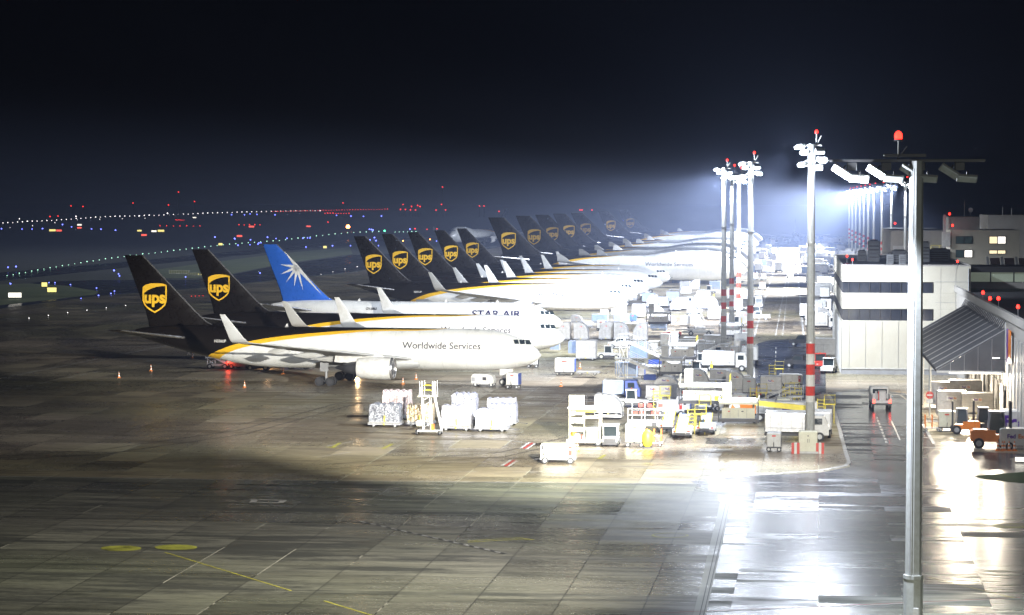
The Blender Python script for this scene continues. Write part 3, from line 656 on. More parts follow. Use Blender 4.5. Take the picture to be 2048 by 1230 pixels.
def g_igloo(root, w=2.3, d=2.2, h=2.6, side='r', col='silver', mark=True):
    """air freight container; its outline is round on the side(s) named"""
    m = {'silver': silver, 'white': white, 'blue': pblue, 'beige': beige, 'dull': dullsil, 'pale': lgrey}[col]
    prof = []; n_ = 8; rx, rz = w*.62, h*.72
    if side == 'b': rx = w*.5
    if side in 'lb': prof += [(-w/2, 0)]+[(-w/2+rx*(1-math.cos(t*math.pi/2/n_)), h-rz+rz*math.sin(t*math.pi/2/n_)) for t in range(n_+1)]
    else: prof += [(-w/2, 0), (-w/2, h-.06), (-w/2+.06, h)]
    if side in 'rb': prof += [(w/2-rx*(1-math.cos(t*math.pi/2/n_)), h-rz+rz*math.sin(t*math.pi/2/n_)) for t in range(n_, -1, -1)]+[(w/2, 0)]
    elif side == 'c': prof = [(-w/2+.5, 0), (-w/2, .5), (-w/2, h), (w/2, h), (w/2, 0)]
    else: prof += [(w/2-.06, h), (w/2, h-.06), (w/2, 0)]
    pp = [p for i, p in enumerate(prof) if i == 0 or (abs(p[0]-prof[i-1][0])+abs(p[1]-prof[i-1][1])) > 1e-4]
    b = MB(); b.prism(pp, 'y', -d/2, d/2, m); b.build('shell', root)
    b = MB()
    for p, q in zip(pp, pp[1:]): b.cyl((p[0], d/2, p[1]), (q[0], d/2, q[1]), .035, n=6, m=dullsil)
    b.build('rim', root); b = MB()
    for p, q in zip(pp, pp[1:]): b.cyl((p[0], -d/2, p[1]), (q[0], -d/2, q[1]), .035, n=6, m=dullsil)
    b.box((0, -d/2-.01, .06), (w*(.98 if side != 'c' else .7), .05, .12), dullsil); b.build('rim', root)
    b = MB(); y = -d/2-.012
    for x in (-.02, ): b.box((x, y, h*.33), (.035, .02, h*.60), grey, ch=.004)
    b.box((0, y, h*.62), (w*.8, .02, .03), grey, ch=.004); b.box((-w*.25, y, h*.3), (.03, .02, h*.5), grey, ch=.004); b.build('door_seams', root)
    if mark:
        b = MB(); b.box((.0, y-.005, h*.74), (w*.16, .012, h*.07), red if col == 'silver' else gold, ch=.003); b.box((-w*.02, y-.012, h*.74), (w*.08, .012, h*.045), white, ch=.003); b.build('badge', root)
def g_fedcont(root, w=2.4, d=2.4, h=2.3, side='r'):
    g_igloo(root, w=w, d=d, h=h, side=side, col='dull', mark=False)
    b = MB(); b.box((-.02*w, -d/2-.02, h*.72), (w*.34, .015, h*.17), white, ch=.004); p = b.build('label_panel', root)
    M = Matrix.Translation((-.06*w, -d/2-.032, h*.70)) @ FRONT
    textobj('lettering', 'Fed', .30, purple, p, M, .012); textobj('lettering', 'Ex', .30, orange, p, Matrix.Translation((.09*w, -d/2-.032, h*.70)) @ FRONT, .012)
def wrapmat(name, c1, c2, c3):
    if name in MATS: return MATS[name]
    m, n, l, b = nt(name); tc = n.new('ShaderNodeTexCoord')
    v = n.new('ShaderNodeTexVoronoi'); v.inputs['Scale'].default_value = 1.6; l.new(tc.outputs['Object'], v.inputs['Vector'])
    no = n.new('ShaderNodeTexNoise'); no.inputs['Scale'].default_value = 3.5; no.inputs['Detail'].default_value = 6; no.inputs['Distortion'].default_value = 1.5; l.new(tc.outputs['Object'], no.inputs['Vector'])
    col = mixc(n, l, v.outputs['Color'], c1, c2); f = n.new('ShaderNodeClamp'); l.new(mathn(n, l, 'MULTIPLY_ADD', no.outputs[0], 5, -2.2), f.inputs[0])
    l.new(mixc(n, l, mathn(n, l, 'MULTIPLY', f.outputs[0], .7), col, c3), b.inputs['Base Color']); b.inputs['Roughness'].default_value = .22
    bp = n.new('ShaderNodeBump'); bp.inputs['Strength'].default_value = .9; bp.inputs['Distance'].default_value = .12; l.new(no.outputs[0], bp.inputs['Height']); l.new(bp.outputs[0], b.inputs['Normal'])
    return m
WR = {'grey': wrapmat('wrap_grey', (.16, .17, .20), (.36, .36, .42), (.6, .6, .66)), 'tan': wrapmat('wrap_tan', (.42, .30, .14), (.55, .42, .25), (.7, .62, .5)),
      'white': wrapmat('wrap_white', (.28, .28, .34), (.5, .48, .52), (.72, .72, .76)), 'pink': wrapmat('wrap_pink', (.5, .36, .32), (.6, .5, .48), (.75, .7, .7)), 'black': wrapmat('wrap_black', (.05, .05, .06), (.16, .17, .19), (.5, .52, .56))}
def g_pallet(root, l=3.0, w=2.4, h=2.0, col='white', seed=1):
    rnd = random.Random(seed); b = MB(); nx_, ny_, nz_ = 10, 8, 7
    # boxy load under a film: a lumpy closed skin
    def surf(i, j, k):
        x, y, z = -l/2+l*i/nx_, -w/2+w*j/ny_, h*k/nz_
        f = 1-.05*(k/nz_)**4; step = (.92 if (i*3+seed) % 5 < 2 and k == nz_ else 1)
        rn = random.Random(i*91+j*17+k*5+seed*1013); q = .022
        return (x*f+rn.uniform(-q, q), y*f+rn.uniform(-q, q), z*step+(rn.uniform(-q, q) if k else 0))
    idx = {}; vs = []; fs = []
    def V(i, j, k):
        if (i, j, k) not in idx: idx[(i, j, k)] = len(vs); vs.append(surf(i, j, k))
        return idx[(i, j, k)]
    for i in range(nx_):
        for k in range(nz_):
            for j in (0, ny_): fs.append([V(i, j, k), V(i+1, j, k), V(i+1, j, k+1), V(i, j, k+1)])
        for j in range(ny_):
            for k in (0, nz_): fs.append([V(i, j, k), V(i+1, j, k), V(i+1, j+1, k), V(i, j+1, k)])
    for j in range(ny_):
        for k in range(nz_):
            for i in (0, nx_): fs.append([V(i, j, k), V(i, j+1, k), V(i, j+1, k+1), V(i, j, k+1)])
    b.add(vs, fs, WR[col]); b.build('wrapped_load', root)
    b = MB(); b.box((0, 0, -.04), (l+.1, w+.1, .06), dullsil); b.build('base_sheet', root)
    b = MB()
    for x in (-l*.3, l*.02, l*.33): b.cyl((x, -w/2-.08, 0), (x, -w/2*.92-.06, h*.97), .022, n=5, m=darkmet)
    b.box((l*.02, -w/2-.1, .35), (.14, .04, .6), yellow); b.build('strap', root)
def hgpu(root, l=3.0, w=1.6, h=1.35, col='beige'):
    m = {'beige': beige, 'white': white, 'lgrey': lgrey}[col]; z0 = .52
    b = MB(); b.prism([(-l/2, z0), (-l/2, z0+h*.82), (-l/2+.12, z0+h), (l/2-.5, z0+h), (l/2-.08, z0+h*.9), (l/2, z0+h*.75), (l/2, z0)], 'y', -w/2, w/2, m); b.build('body', root)
    b = MB(); b.box((0, 0, z0-.08), (l*1.03, w*1.02, .16), grey); b.build('chassis', root)
    b = MB(); b.box((-l*.44, -w/2-.02, z0+h*.72), (.16, .05, .34), darkmet); 
    for i in range(8): t = i/7; b.cyl((-l*.43+.02*math.sin(t*3), -w/2-.04, z0+h*.6-h*.4*t), (-l*.43+.35*t*t, -w/2-.04, z0+h*.6-h*.4*(t+.14)), .025, n=5, m=darkmet)
    b.box((-l*.2, -w/2-.01, z0+h*.5), (.02, .02, h*.9), grey, ch=.004); b.box((0.05, -w/2-.01, z0+.25), (.12, .03, .1), darkmet); b.box((.2, -w/2-.01, z0+h*.5), (.02, .02, h*.9), grey, ch=.004); b.box((0, -w/2-.01, z0+h*.93), (l*.9, .02, .02), grey, ch=.004)
    b.build('side_panel', root)
    b = MB(); b.box((l*.37, -w/2-.02, z0+h*.5), (.3, .05, h*.6), red); b.box((l*.37, -w/2-.05, z0+h*.62), (.16, .02, .14), white); b.build('extinguisher_box', root)
    b = MB(); b.cyl((-l/2, 0, .4), (-l/2-.7, 0, .3), .04, n=6, m=darkmet); b.build('drawbar', root)
    for x in (-l*.37, l*.37):
        for y in (-w*.46, w*.46): wheel(root, (x, y, .3), .3, .18)
def g_gpu(root, **k): hgpu(root, **k)
def g_vanunit(root):
    b = MB(); b.prism([(-1.45, .45), (-1.5, 1.3), (-1.25, 1.62), (.7, 1.62), (1.2, 1.45), (1.45, .95), (1.45, .45)], 'y', -.8, .8, white); b.build('body', root)
    b = MB(); b.box((-1.2, -.81, .95), (.45, .03, .5), grey); b.box((.25, -.81, 1.05), (.5, .03, .4), darkmet); b.box((-.1, 0, .38), (2.7, 1.5, .16), grey); b.build('side_panel', root)
    for x in (-.95, 1.1):
        for y in (-.7, .7): wheel(root, (x, y, .28), .28, .18)
def g_boxcart(root, l=1.9, w=1.5, h=1.6, col='white', side='blue', red_top=False):
    C_ = {'white': white, 'blue': blue, 'beige': beige, 'grey': lgrey, 'dark': darkmet}
    b = MB(); b.box((0, 0, .5+h/2), (l, w, h), C_[col]); b.build('body', root)
    b = MB(); b.box((l/2+.02, 0, .5+h/2), (.05, w*.96, h*.94), C_[side]); b.box((0, -w/2-.02, .5+h*.5), (.03, .03, h*.9), grey, ch=.004); b.box((0, -w/2-.03, .5+h*.78), (l*.26, .02, .14), red); b.build('side_panel', root)
    b = MB(); b.box((0, 0, .42), (l, w, .12), darkmet); b.cyl((0, -w/2, .4), (0, -w/2-.8, 1.0), .03, n=6, m=darkmet); b.build('chassis', root)
    for x in (-l*.36, l*.36):
        for y in (-w*.4, w*.4): wheel(root, (x, y, .22), .22, .14)
def window_set(parent, pts): pass
def g_tug(root, col='white', cab=True, rim='beige'):
    m = {'white': white, 'red': red, 'beige': beige, 'orange': orange, 'grey': grey}[col]
    b = MB(); b.prism([(-1.9, .35), (-1.9, .75), (-1.6, .85), (-.4, .95), (-.4, .6), (.5, .6), (.5, 1.0), (1.5, .95), (1.5, .35)], 'y', -.85, .85, m); b.box((-.2, 0, .42), (3.3, 1.74, .3), darkmet); b.build('body', root)
    if cab:
        b = MB()
        for x, q in ((-.55, -.1), (.55, .05)):
            for y in (-.72, .72): b.cyl((x, y, .9), (x-q, y, 1.95), .05, n=6, m=m)
        b.box((0, 0, 2.0), (1.3, 1.6, .1), m); b.box((0, 0, .85), (1.15, 1.5, .3), m); c = b.build('cab', root)
        b = MB(); b.prism([(-.5, .98), (-.42, 1.93), (.46, 1.93), (.5, .98)], 'y', -.70, .70, glass); b.build('windows', c)
        b = MB(); b.cyl((.0, 0, 2.05), (0, 0, 2.2), .07, n=8, m=orange); b.build('beacon', c)
    b = MB(); b.box((-1.92, -.55, .62), (.04, .22, .14), white); b.box((-1.92, .55, .62), (.04, .22, .14), white); b.build('headlight', root)
    for x, r_ in ((-1.2, .36), (1.0, .42)):
        for y in (-.78, .78): wheel(root, (x, y, r_), r_, .26, rim=beige)
def g_tugfront(root):
    """small tow tractor seen from its front: length along y"""
    b = MB(); b.box((0, 0, .72), (1.45, 2.9, .55), white); b.box((0, .9, 1.0), (1.45, 1.1, .3), white); b.build('body', root)
    b = MB(); 
    for x in (-.66, .66):
        for y in (-.9, .5): b.cyl((x, y, .95), (x, y+.06, 1.95), .05, n=6, m=white)
    b.box((0, -.2, 2.0), (1.5, 1.7, .12), white); c = b.build('cab', root)
    b = MB(); b.box((0, -.2, 1.45), (1.28, 1.4, .9), glass); b.build('windows', c)
    b = MB(); b.box((0, -1.47, .62), (1.2, .05, .36), darkmet); b.box((0, -1.5, .35), (1.4, .12, .25), darkmet); b.build('grille', root)
    for x in (-.66, .66):
        for y in (-1.0, 1.0): wheel(root, (x, y, .36), .36, .24, 'x')
def g_belt(root, l=7.0, up=1.2):
    """belt loader, low end of the belt towards -Y"""
    b = MB(); b.box((0, .3, .6), (1.9, l*.72, .45), white); b.box((-.75, l*.2, .95), (.4, 1.6, .3), white); b.box((.7, -l*.1, .9), (.4, l*.4, .25), white); b.build('body', root)
    M = Matrix.Rotation(math.atan2(up, l), 4, 'X')
    b = MB(); b.box((0, 0, 1.25), (1.0, l, .16), beige, M); b.box((0, -l/2-.02, 1.18), (.95, .1, .26), darkmet, M); b.box((.56, 0, 1.4), (.06, l*.9, .12), yellow, M); b.box((-.56, 0, 1.4), (.06, l*.9, .12), yellow, M); o = b.build('conveyor', root)
    b = MB(); b.box((0, -.0, 1.345), (.78, l*.97, .03), pblue, M); b.build('belt', o)
    b = MB(); b.box((-.7, -l*.34, .72), (.28, .06, .16), red); b.box((.7, -l*.34, .72), (.28, .06, .16), red); b.box((0, -l*.335, .45), (1.8, .1, .24), darkmet); b.build('bumper', root)
    b = MB(); b.box((-.72, .2, 1.3), (.35, .5, .5), darkmet); b.box((-.72, .42, 1.65), (.35, .1, .5), darkmet); b.build('seat', root)
    for x in (-.85, .85):
        for y in (-l*.24, l*.3): wheel(root, (x, y, .36), .36, .24, 'x')
def rails(b, pts, h=1.0, m=white, r=.03):
    for p, q in zip(pts, pts[1:]):
        p, q = Vector(p), Vector(q); up = Vector((0, 0, h))
        b.cyl(p+up, q+up, r, n=6, m=m); b.cyl(p+up*.5, q+up*.5, r*.8, n=6, m=m); n_ = max(1, int((q-p).length/1.2))
        for i in range(n_+1): c = p.lerp(q, i/n_); b.cyl(c, c+up, r, n=6, m=m)
def g_stairs(root, top=3.6, l=7.5, truck=True):
    """mobile steps: platform at -X end, flight runs down to +X"""
    b = MB(); x0 = -l/2+1.4; x1 = l/2
    for y in (-.8, .8): b.prism([(x0, top-.25), (x0, top), (x1, .75), (x1, .45)], 'y', y-.04, y+.04, white)
    b.box((-l/2+.7, 0, top-.06), (1.5, 1.9, .12), lgrey); o = b.build('stair_flight', root)
    b = MB(); ns = 16
    for i in range(ns): t = (i+.5)/ns; b.box((x0+(x1-x0)*t, 0, top+(.75-top)*t), (.28, 1.56, .04), lgrey)
    b.build('treads', o)
    b = MB(); rails(b, [(-l/2, -.9, top), (x0, -.9, top), (x1, -.9, .75)]); rails(b, [(-l/2, .9, top), (x0, .9, top), (x1, .9, .75)]); b.build('handrail', o)
    b = MB(); 
    for x in (-l/2+.2, -l/2+1.3):
        for y in (-.75, .75): b.cyl((x, y, .5), (x, y, top-.1), .06, n=6, m=white)
    b.cyl((-l/2+.2, -.75, .6), (-l/2+1.3, -.75, top-.2), .04, n=6, m=white); b.cyl((-l/2+.2, -.75, top-.2), (-l/2+1.3, -.75, .6), .04, n=6, m=white); b.build('support_tower', root)
    b = MB(); b.box((0, 0, .55), (l*.95, 1.7, .3), white); 
    if truck: b.box((l*.1, 0, 1.0), (1.6, 1.6, .7), blue)
    b.build('chassis', root)
    for x in (-l*.33, l*.35):
        for y in (-.8, .8): wheel(root, (x, y, .36), .36, .22)
def g_tower(root):
    b = MB(); h = 3.9
    for x in (-.55, .25):
        for y in (-.5, .5): b.cyl((x, y, .5), (x-.1, y, h), .05, n=6, m=white)
    for i in range(6):
        z = .7+i*.55; b.cyl((-.55, -.5, z), (.25, -.5, z+.5), .03, n=6, m=white); b.cyl((-.55, .5, z), (.25, .5, z+.5), .03, n=6, m=white); b.cyl((-.55, -.5, z), (-.55, .5, z), .03, n=6, m=white); b.cyl((.25, -.5, z), (.25, .5, z), .03, n=6, m=white)
    for y in (-.35, .35): b.cyl((1.3, y, .5), (.55, y, h+.1), .07, n=6, m=white)
    for i in range(14): t = i/13; b.box((1.28-.72*t, 0, .6+3.2*t), (.16, .66, .03), lgrey)
    b.build('lattice', root)
    b = MB(); b.box((-.1, 0, h), (1.9, 1.3, .14), beige); o = b.build('platform', root)
    b = MB()
    for x in (-.85, -.55, .45, .75):
        for y in (-.6, .6): b.cyl((x, y, h), (x, y, h+1.5), .045, n=6, m=white)
    b.box((.6, -.6, h+.75), (.34, .05, 1.3), white); b.box((-.7, -.6, h+.5), (.3, .05, .9), white)
    for z in (h+.6, h+1.1): b.cyl((-.55, -.6, z), (.45, -.6, z), .03, n=6, m=yellow); b.cyl((-.55, .6, z), (.45, .6, z), .03, n=6, m=yellow)
    b.build('handrail', o)
    b = MB(); b.box((0, 0, .42), (2.2, 1.6, .16), white); b.cyl((-1.2, -.7, .4), (1.5, -.9, .5), .06, n=6, m=white); b.box((-.9, -.5, 1.2), (.5, .4, .6), beige); b.box((.4, -.3, .8), (.4, .4, .6), orange); b.build('chassis', root)
    for x in (-1.15, 1.15):
        for y in (-.7, .7): wheel(root, (x, y, .28), .28, .16, 'x')
def g_highloader(root):
    """tall lift platform on a frame with a box basket"""
    b = MB()
    for x in (-1.45, 1.45):
        for y in (-.9, .9): b.box((x, y, 2.0), (.14, .14, 3.4), beige)
    for z in (.5, 1.6, 2.7, 3.5): b.box((0, -.9, z), (2.8, .1, .12), beige); b.box((0, .9, z), (2.8, .1, .12), beige)
    b.box((-.02, -.9, 2.0), (.1, .1, 3.0), beige)
    for i in range(4): b.cyl((-1.4, -.86, .6+i*.75), (0, -.86, 1.0+i*.75), .035, n=6, m=beige); b.box((-.7, -.8, .75+i*.8), (1.3, .04, .35), lgrey)
    b.build('frame', root)
    b = MB(); b.box((0, 0, 3.68), (3.3, 2.2, .14), lgrey); b.box((-.75, -1.05, 4.35), (1.5, .06, 1.1), beige); b.box((.2, -1.07, 3.4), (2.0, .05, .25), yellow); o = b.build('platform', root)
    b = MB(); rails(b, [(-1.6, -1.05, 3.75), (1.6, -1.05, 3.75), (1.6, 1.05, 3.75), (-1.6, 1.05, 3.75), (-1.6, -1.05, 3.75)], 1.1, darkmet); b.build('handrail', o)
    b = MB(); b.box((0, 0, .5), (3.5, 2.2, .3), beige); b.box((.7, -.3, 1.2), (1.1, .8, 1.1), grey); b.cyl((-1.1, -.5, .7), (-1.1, -.5, 1.3), .28, n=10, m=orange); b.cyl((-.25, -1.0, .4), (-.25, -1.0, 1.1), .13, .05, n=8, m=red); b.box((-.7, -.6, .9), (.5, .3, .5), white); b.build('chassis', root)
    for x in (-1.3, 1.3):
        for y in (-.8, .8): wheel(root, (x, y, .32), .32, .2)
def g_loader(root, col='beige', l=3.6, d=6.5, z=2.0, rail=True):
    """main deck cargo loader seen from its low end"""
    m = {'beige': beige, 'white': white}[col]
    b = MB(); b.box((0, -d/2+.3, .95), (l*.86, .12, 1.15), m); b.box((0, 0, .35), (l, d, .35), darkmet); b.build('chassis', root)
    b = MB(); 
    for x in (-.8, .0, .8): b.box((x, -d/2+.22, 1.0), (.03, .05, .8), grey, ch=.005)
    b.box((-.9, -d/2+.22, 1.2), (.2, .04, .1), red); b.box((.4, -d/2+.22, 1.2), (.2, .04, .1), darkmet); b.build('rear_panel', root)
    b = MB()
    for s in (-1, 1):
        for q in (-1, 1): b.cyl((s*l*.38, -q*d*.3, .5), (s*l*.38, q*d*.3, z-.1), .08, n=6, m=m)
    b.build('scissor_lift', root)
    b = MB(); b.box((0, 0, z), (l, d, .22), m); 
    for i in range(12): b.cyl((-l*.42, -d*.45+i*d*.082, z+.14), (l*.42, -d*.45+i*d*.082, z+.14), .05, n=6, m=dullsil)
    o = b.build('platform', root)
    for s in (-1, 1):
        b = MB(); b.box((s*(l/2+.06), -d/2+.4, 1.2), (.12, .2, 2.3), darkmet); b.box((s*(l/2+.04), 0, z+.25), (.08, d, .3), m)
        if rail: rails(b, [(s*l/2, -d/2+1, z+.1), (s*l/2, d/2, z+.1)], 1.0, m if s < 0 else yellow)
        b.build('side_frame', root)
    b = MB(); b.box((-l*.34, d*.3, z+.9), (.9, 1.2, 1.5), m); b.build('cab', root)
    for x in (-l*.4, l*.4):
        for y in (-d*.3, d*.3): wheel(root, (x, y, .34), .34, .24, 'x')
def g_beltside(root):
    """low flat conveyor vehicle seen from its side"""
    b = MB(); b.box((0, 0, .62), (5.4, 1.7, .34), lgrey); b.box((.6, 0, .88), (3.0, 1.5, .2), white); b.build('body', root)
    M = Matrix.Rotation(R(-3), 4, 'Y'); b = MB(); b.box((-.4, -.1, 1.15), (7.0, .9, .14), white, M); o = b.build('conveyor', root); b = MB(); b.box((-.4, -.1, 1.24), (6.8, .7, .03), grey, M); b.build('belt', o)
    for x in (-1.2, 1.9):
        for y in (-.78, .78): wheel(root, (x, y, .42), .42, .24)
def g_truck(root, body='silver', l=7.0, h=2.4, cabcol='white', steps=False):
    m = {'silver': silver, 'white': white, 'blue': pblue, 'grey': lgrey}[body]; mc = {'white': white, 'beige': beige, 'blue': blue}[cabcol]
    b = MB(); b.box((-.9, 0, .9+h/2), (l-2.0, 2.3, h), m); b.build('body', root)
    b = MB()
    for i in range(4): b.box((-.9-(l-2)/2+.6+i*(l-2)/4.2, -1.17, .9+h*.5), (.03, .03, h*.86), grey, ch=.005)
    b.box((-.9, -1.17, .9+h*.2), (l-2.1, .03, .05), grey, ch=.005); b.box((-.9, 0, .9+h+.03), (l-2.2, 2.2, .06), white); b.build('side_panel', root)
    b = MB(); b.prism([(l/2-1.75, .6), (l/2-1.75, 2.5), (l/2-.45, 2.5), (l/2-.1, 1.6), (l/2, 1.4), (l/2, .6)], 'y', -1.1, 1.1, mc); c = b.build('cab', root)
    b = MB(); b.box((l/2-1.05, -1.11, 1.95), (.8, .03, .6), glass); b.box((l/2-1.05, 1.11, 1.95), (.8, .03, .6), glass); b.prism([(l/2-.42, 2.35), (l/2-.12, 1.65), (l/2-.10, 1.68), (l/2-.38, 2.38)], 'y', -.95, .95, glass); b.build('windows', c)
    b = MB(); b.box((0, 0, .6), (l*.97, 1.2, .25), darkmet); b.build('chassis', root)
    for x in (-l*.3, l*.36):
        for y in (-.98, .98): wheel(root, (x, y, .45), .45, .28)
def g_roadtruck(root):
    """service vehicle driving away from the camera, tail lamps lit"""
    b = MB(); b.box((0, 1.4, 1.6), (2.1, 2.0, 1.7), white); b.box((0, -.8, .95), (2.2, 2.9, .3), lgrey); b.box((-.98, -.8, 1.35), (.12, 2.8, .7), white); b.box((.98, -.8, 1.35), (.12, 2.8, .7), white); b.build('body', root)
    b = MB(); b.box((0, .37, 1.95), (1.6, .04, .5), glass); b.box((-1.15, 1.9, 1.9), (.12, .1, .3), darkmet); b.box((1.15, 1.9, 1.9), (.12, .1, .3), darkmet); b.build('cab_window', root)
    b = MB(); b.box((.1, -1.4, 1.55), (.8, 1.2, 1.2), dullsil); b.cyl((-.6, -1.6, 1.1), (-.6, -1.6, 2.1), .12, n=8, m=lgrey); b.box((-.35, -1.9, 1.6), (.1, .1, 1.0), red); b.build('load', root)
    b = MB(); b.box((0, -2.28, .68), (2.2, .08, .2), darkmet); b.build('bumper', root)
    for x in (-.9, .9):
        g = MB(); g.box((x, -2.3, 1.0), (.22, .06, .42), m_tail); g.build('tail_lamp', root)
    for x in (-.95, .95):
        for y in (-1.3, 1.6): wheel(root, (x, y, .42), .42, .28, 'x')
m_tail = emit('tail_lamp', (1, .05, .03), 9); m_head = emit('head_lamp', (1, .9, .7), 14); m_orangel = emit('amber_beacon', (1, .35, .05), 14)
def g_pickup(root, col='white', lit=False):
    m = {'white': white, 'dark': darkmet, 'grey': grey}[col]
    b = MB(); b.prism([(-2.2, .5), (-2.2, 1.05), (-.6, 1.05), (-.5, 1.75), (.7, 1.75), (1.1, 1.15), (2.1, 1.0), (2.2, .5)], 'y', -.85, .85, m); b.build('body', root)
    b = MB(); b.prism([(-.38, 1.12), (-.35, 1.64), (.6, 1.64), (.9, 1.16)], 'y', -.87, .87, glass); b.build('windows', root)
    if lit:
        b = MB(); b.box((-2.22, -.6, .85), (.06, .25, .2), m_tail); b.box((-2.22, .6, .85), (.06, .25, .2), m_tail); b.build('tail_lamp', root)
    for x in (-1.35, 1.4):
        for y in (-.78, .78): wheel(root, (x, y, .36), .36, .22)
def g_forklift(root, col='orange', cabm='grey'):
    m = {'orange': orange, 'black': darkmet}[col]
    b = MB(); b.prism([(-1.5, .5), (-1.5, 1.2), (-1.3, 1.35), (.2, 1.3), (.2, .95), (1.0, .95), (1.0, .5)], 'y', -.62, .62, m); b.build('body', root)
    b = MB()
    for x, x2 in ((-.3, -.15), (.9, .75)):
        for y in (-.55, .55): b.cyl((x, y, 1.2), (x2, y, 2.55), .05, n=6, m=grey)
    b.box((.3, 0, 2.6), (1.1, 1.25, .08), grey); c = b.build('cab', root)
    b = MB(); b.prism([(-.22, 1.35), (-.08, 2.5), (.68, 2.5), (.82, 1.1), (.2, 1.1)], 'y', -.5, .5, glass); b.build('windows', c)
    b = MB(); 
    for y in (-.42, .42): b.box((1.25, y, 1.75), (.16, .14, 3.1), darkmet)
    for z in (.6, 1.7, 3.2): b.box((1.25, 0, z), (.1, .8, .1), darkmet)
    b.build('mast', root); b = MB(); b.box((1.4, 0, .6), (.08, 1.1, .5), darkmet); b.box((2.0, -.3, .2), (1.2, .12, .06), darkmet); b.box((2.0, .3, .2), (1.2, .12, .06), darkmet); b.build('fork', root)
    for x, r_ in ((-.95, .38), (.8, .46)):
        for y in (-.55, .55): wheel(root, (x, y, r_), r_, .26, rim=grey)
def g_van(root):
    b = MB(); b.prism([(-2.4, .4), (-2.4, 1.9), (-2.2, 2.0), (.8, 2.0), (1.6, 1.25), (2.4, 1.05), (2.45, .4)], 'y', -.95, .95, white); b.build('body', root)
    b = MB(); b.prism([(.3, 1.2), (.35, 1.75), (.8, 1.75), (1.35, 1.25)], 'y', -.97, .97, glass); b.build('windows', root)
    textobj('lettering', 'Fed', .55, purple, root, Matrix.Translation((-1.35, -.97, 1.1)) @ FRONT, .02); textobj('lettering', 'Ex', .55, orange, root, Matrix.Translation((-.45, -.97, 1.1)) @ FRONT, .02)
    for x in (-1.5, 1.5):
        for y in (-.86, .86): wheel(root, (x, y, .36), .36, .24)
def g_fedbox(root, l=4.6, w=2.4, h=2.6, s=1.25):
    b = MB(); b.box((0, 0, .6+h/2), (l, w, h), white); b.build('body', root)
    textobj('lettering', 'Fed', s, purple, root, Matrix.Translation((-.55*s, -w/2-.02, .6+h*.32)) @ FRONT, .05*s); textobj('lettering', 'Ex', s, orange, root, Matrix.Translation((.85*s, -w/2-.02, .6+h*.32)) @ FRONT, .05*s)
    b = MB(); b.box((0, 0, .5), (l, w*.9, .2), darkmet); b.build('chassis', root)
    for x in (-l*.35, l*.35):
        for y in (-w*.4, w*.4): wheel(root, (x, y, .3), .3, .2)
def g_orangebox(root):
    b = MB(); b.box((0, 0, 1.4), (3.3, 2.2, 1.7), white); b.build('body', root)
    b = MB(); b.prism([(-1.5, .7), (-1.1, 1.5), (-.9, 2.1), (-.5, 1.6), (-.7, 1.2)], 'y', -1.13, -1.11, orange); b.prism([(0, .9), (-.1, 2.1), (1.6, 2.0), (1.6, .8)], 'y', -1.13, -1.11, orange); b.box((.9, -1.15, 1.1), (.5, .04, .5), white); b.build('side_panel', root)
    b = MB(); b.box((0, 0, .5), (3.3, 2.0, .2), darkmet); b.build('chassis', root)
def g_boom(root):
    b = MB(); b.prism([(-5.2, 2.9), (-5.2, 3.3), (5.0, 2.35), (5.0, 1.75)], 'y', -.22, .22, yellow); b.build('boom', root)
    textobj('lettering', 'AE LIFT', .42, darkmet, root, Matrix.Translation((-1.8, -.235, 2.72)) @ Matrix.Rotation(R(5.3), 4, 'Y') @ FRONT, .01)
    b = MB(); b.box((3.8, 0, 1.25), (2.4, 1.8, .9), yellow); b.box((3.4, 0, .6), (3.4, 1.9, .3), darkmet); b.build('chassis', root)
    b = MB(); rails(b, [(-5.6, -.7, 2.3), (-5.6, .7, 2.3), (-6.8, .7, 2.3), (-6.8, -.7, 2.3), (-5.6, -.7, 2.3)], 1.1, yellow); b.box((-6.2, 0, 2.3), (1.3, 1.5, .08), grey); b.build('basket', root)
    for x in (2.2, 4.6):
        for y in (-.85, .85): wheel(root, (x, y, .45), .45, .3)
def g_ystairs(root):
    b = MB()
    for x in (-.35, .35): b.box((x, 0, 1.3), (.09, .09, 2.6), yellow)
    for i in range(7): b.box((0, 0, .3+i*.36), (.62, .3, .05), yellow)
    b.build('ladder', root)
    b = MB(); b.box((.9, .3, 2.0), (1.3, 1.0, .1), yellow); rails(b, [(.4, -.15, 2.0), (1.5, -.15, 2.0), (1.5, .8, 2.0)], 1.0, yellow); 
    for x in (.5, 1.4): b.cyl((x, -.1, 0), (x, -.1, 2), .05, n=6, m=yellow)
    b.build('platform', root)
def g_person(root):
    b = MB(); seg = [(0, .09, .06), (.08, .08, .07), (.45, .075, .075), (.85, .10, .10)]
    for s in (-1, 1): b.rings([[(s*.1+math.cos(t)*r_, math.sin(t)*r2, z) for t in [k*math.pi/4 for k in range(8)]] for z, r_, r2 in seg], darkmet)
    b.rings([[(math.cos(t)*r_, math.sin(t)*r2, z) for t in [k*math.pi/5 for k in range(10)]] for z, r_, r2 in ((.82, .16, .11), (1.05, .17, .12), (1.35, .21, .13), (1.47, .14, .1), (1.5, .06, .06), (1.56, .06, .06), (1.6, .085, .09), (1.7, .1, .11), (1.8, .06, .07))], yellow)
    b.build('body', root)
def g_sign(root, col='yellow', w=3.5, h=1.1):
    m = {'yellow': m_sy, 'red': m_sr, 'white': m_sw}[col]; b = MB(); b.box((0, 0, h/2+.4), (w+.1, .25, h+.1), darkmet)
    for x in (-w*.35, w*.35): b.cyl((x, 0, 0), (x, 0, .4), .06, n=6, m=darkmet)
    b.build('housing', root); b = MB(); b.box((0, -.14, h/2+.4), (w, .03, h), m); b.build('lit_panel', root)
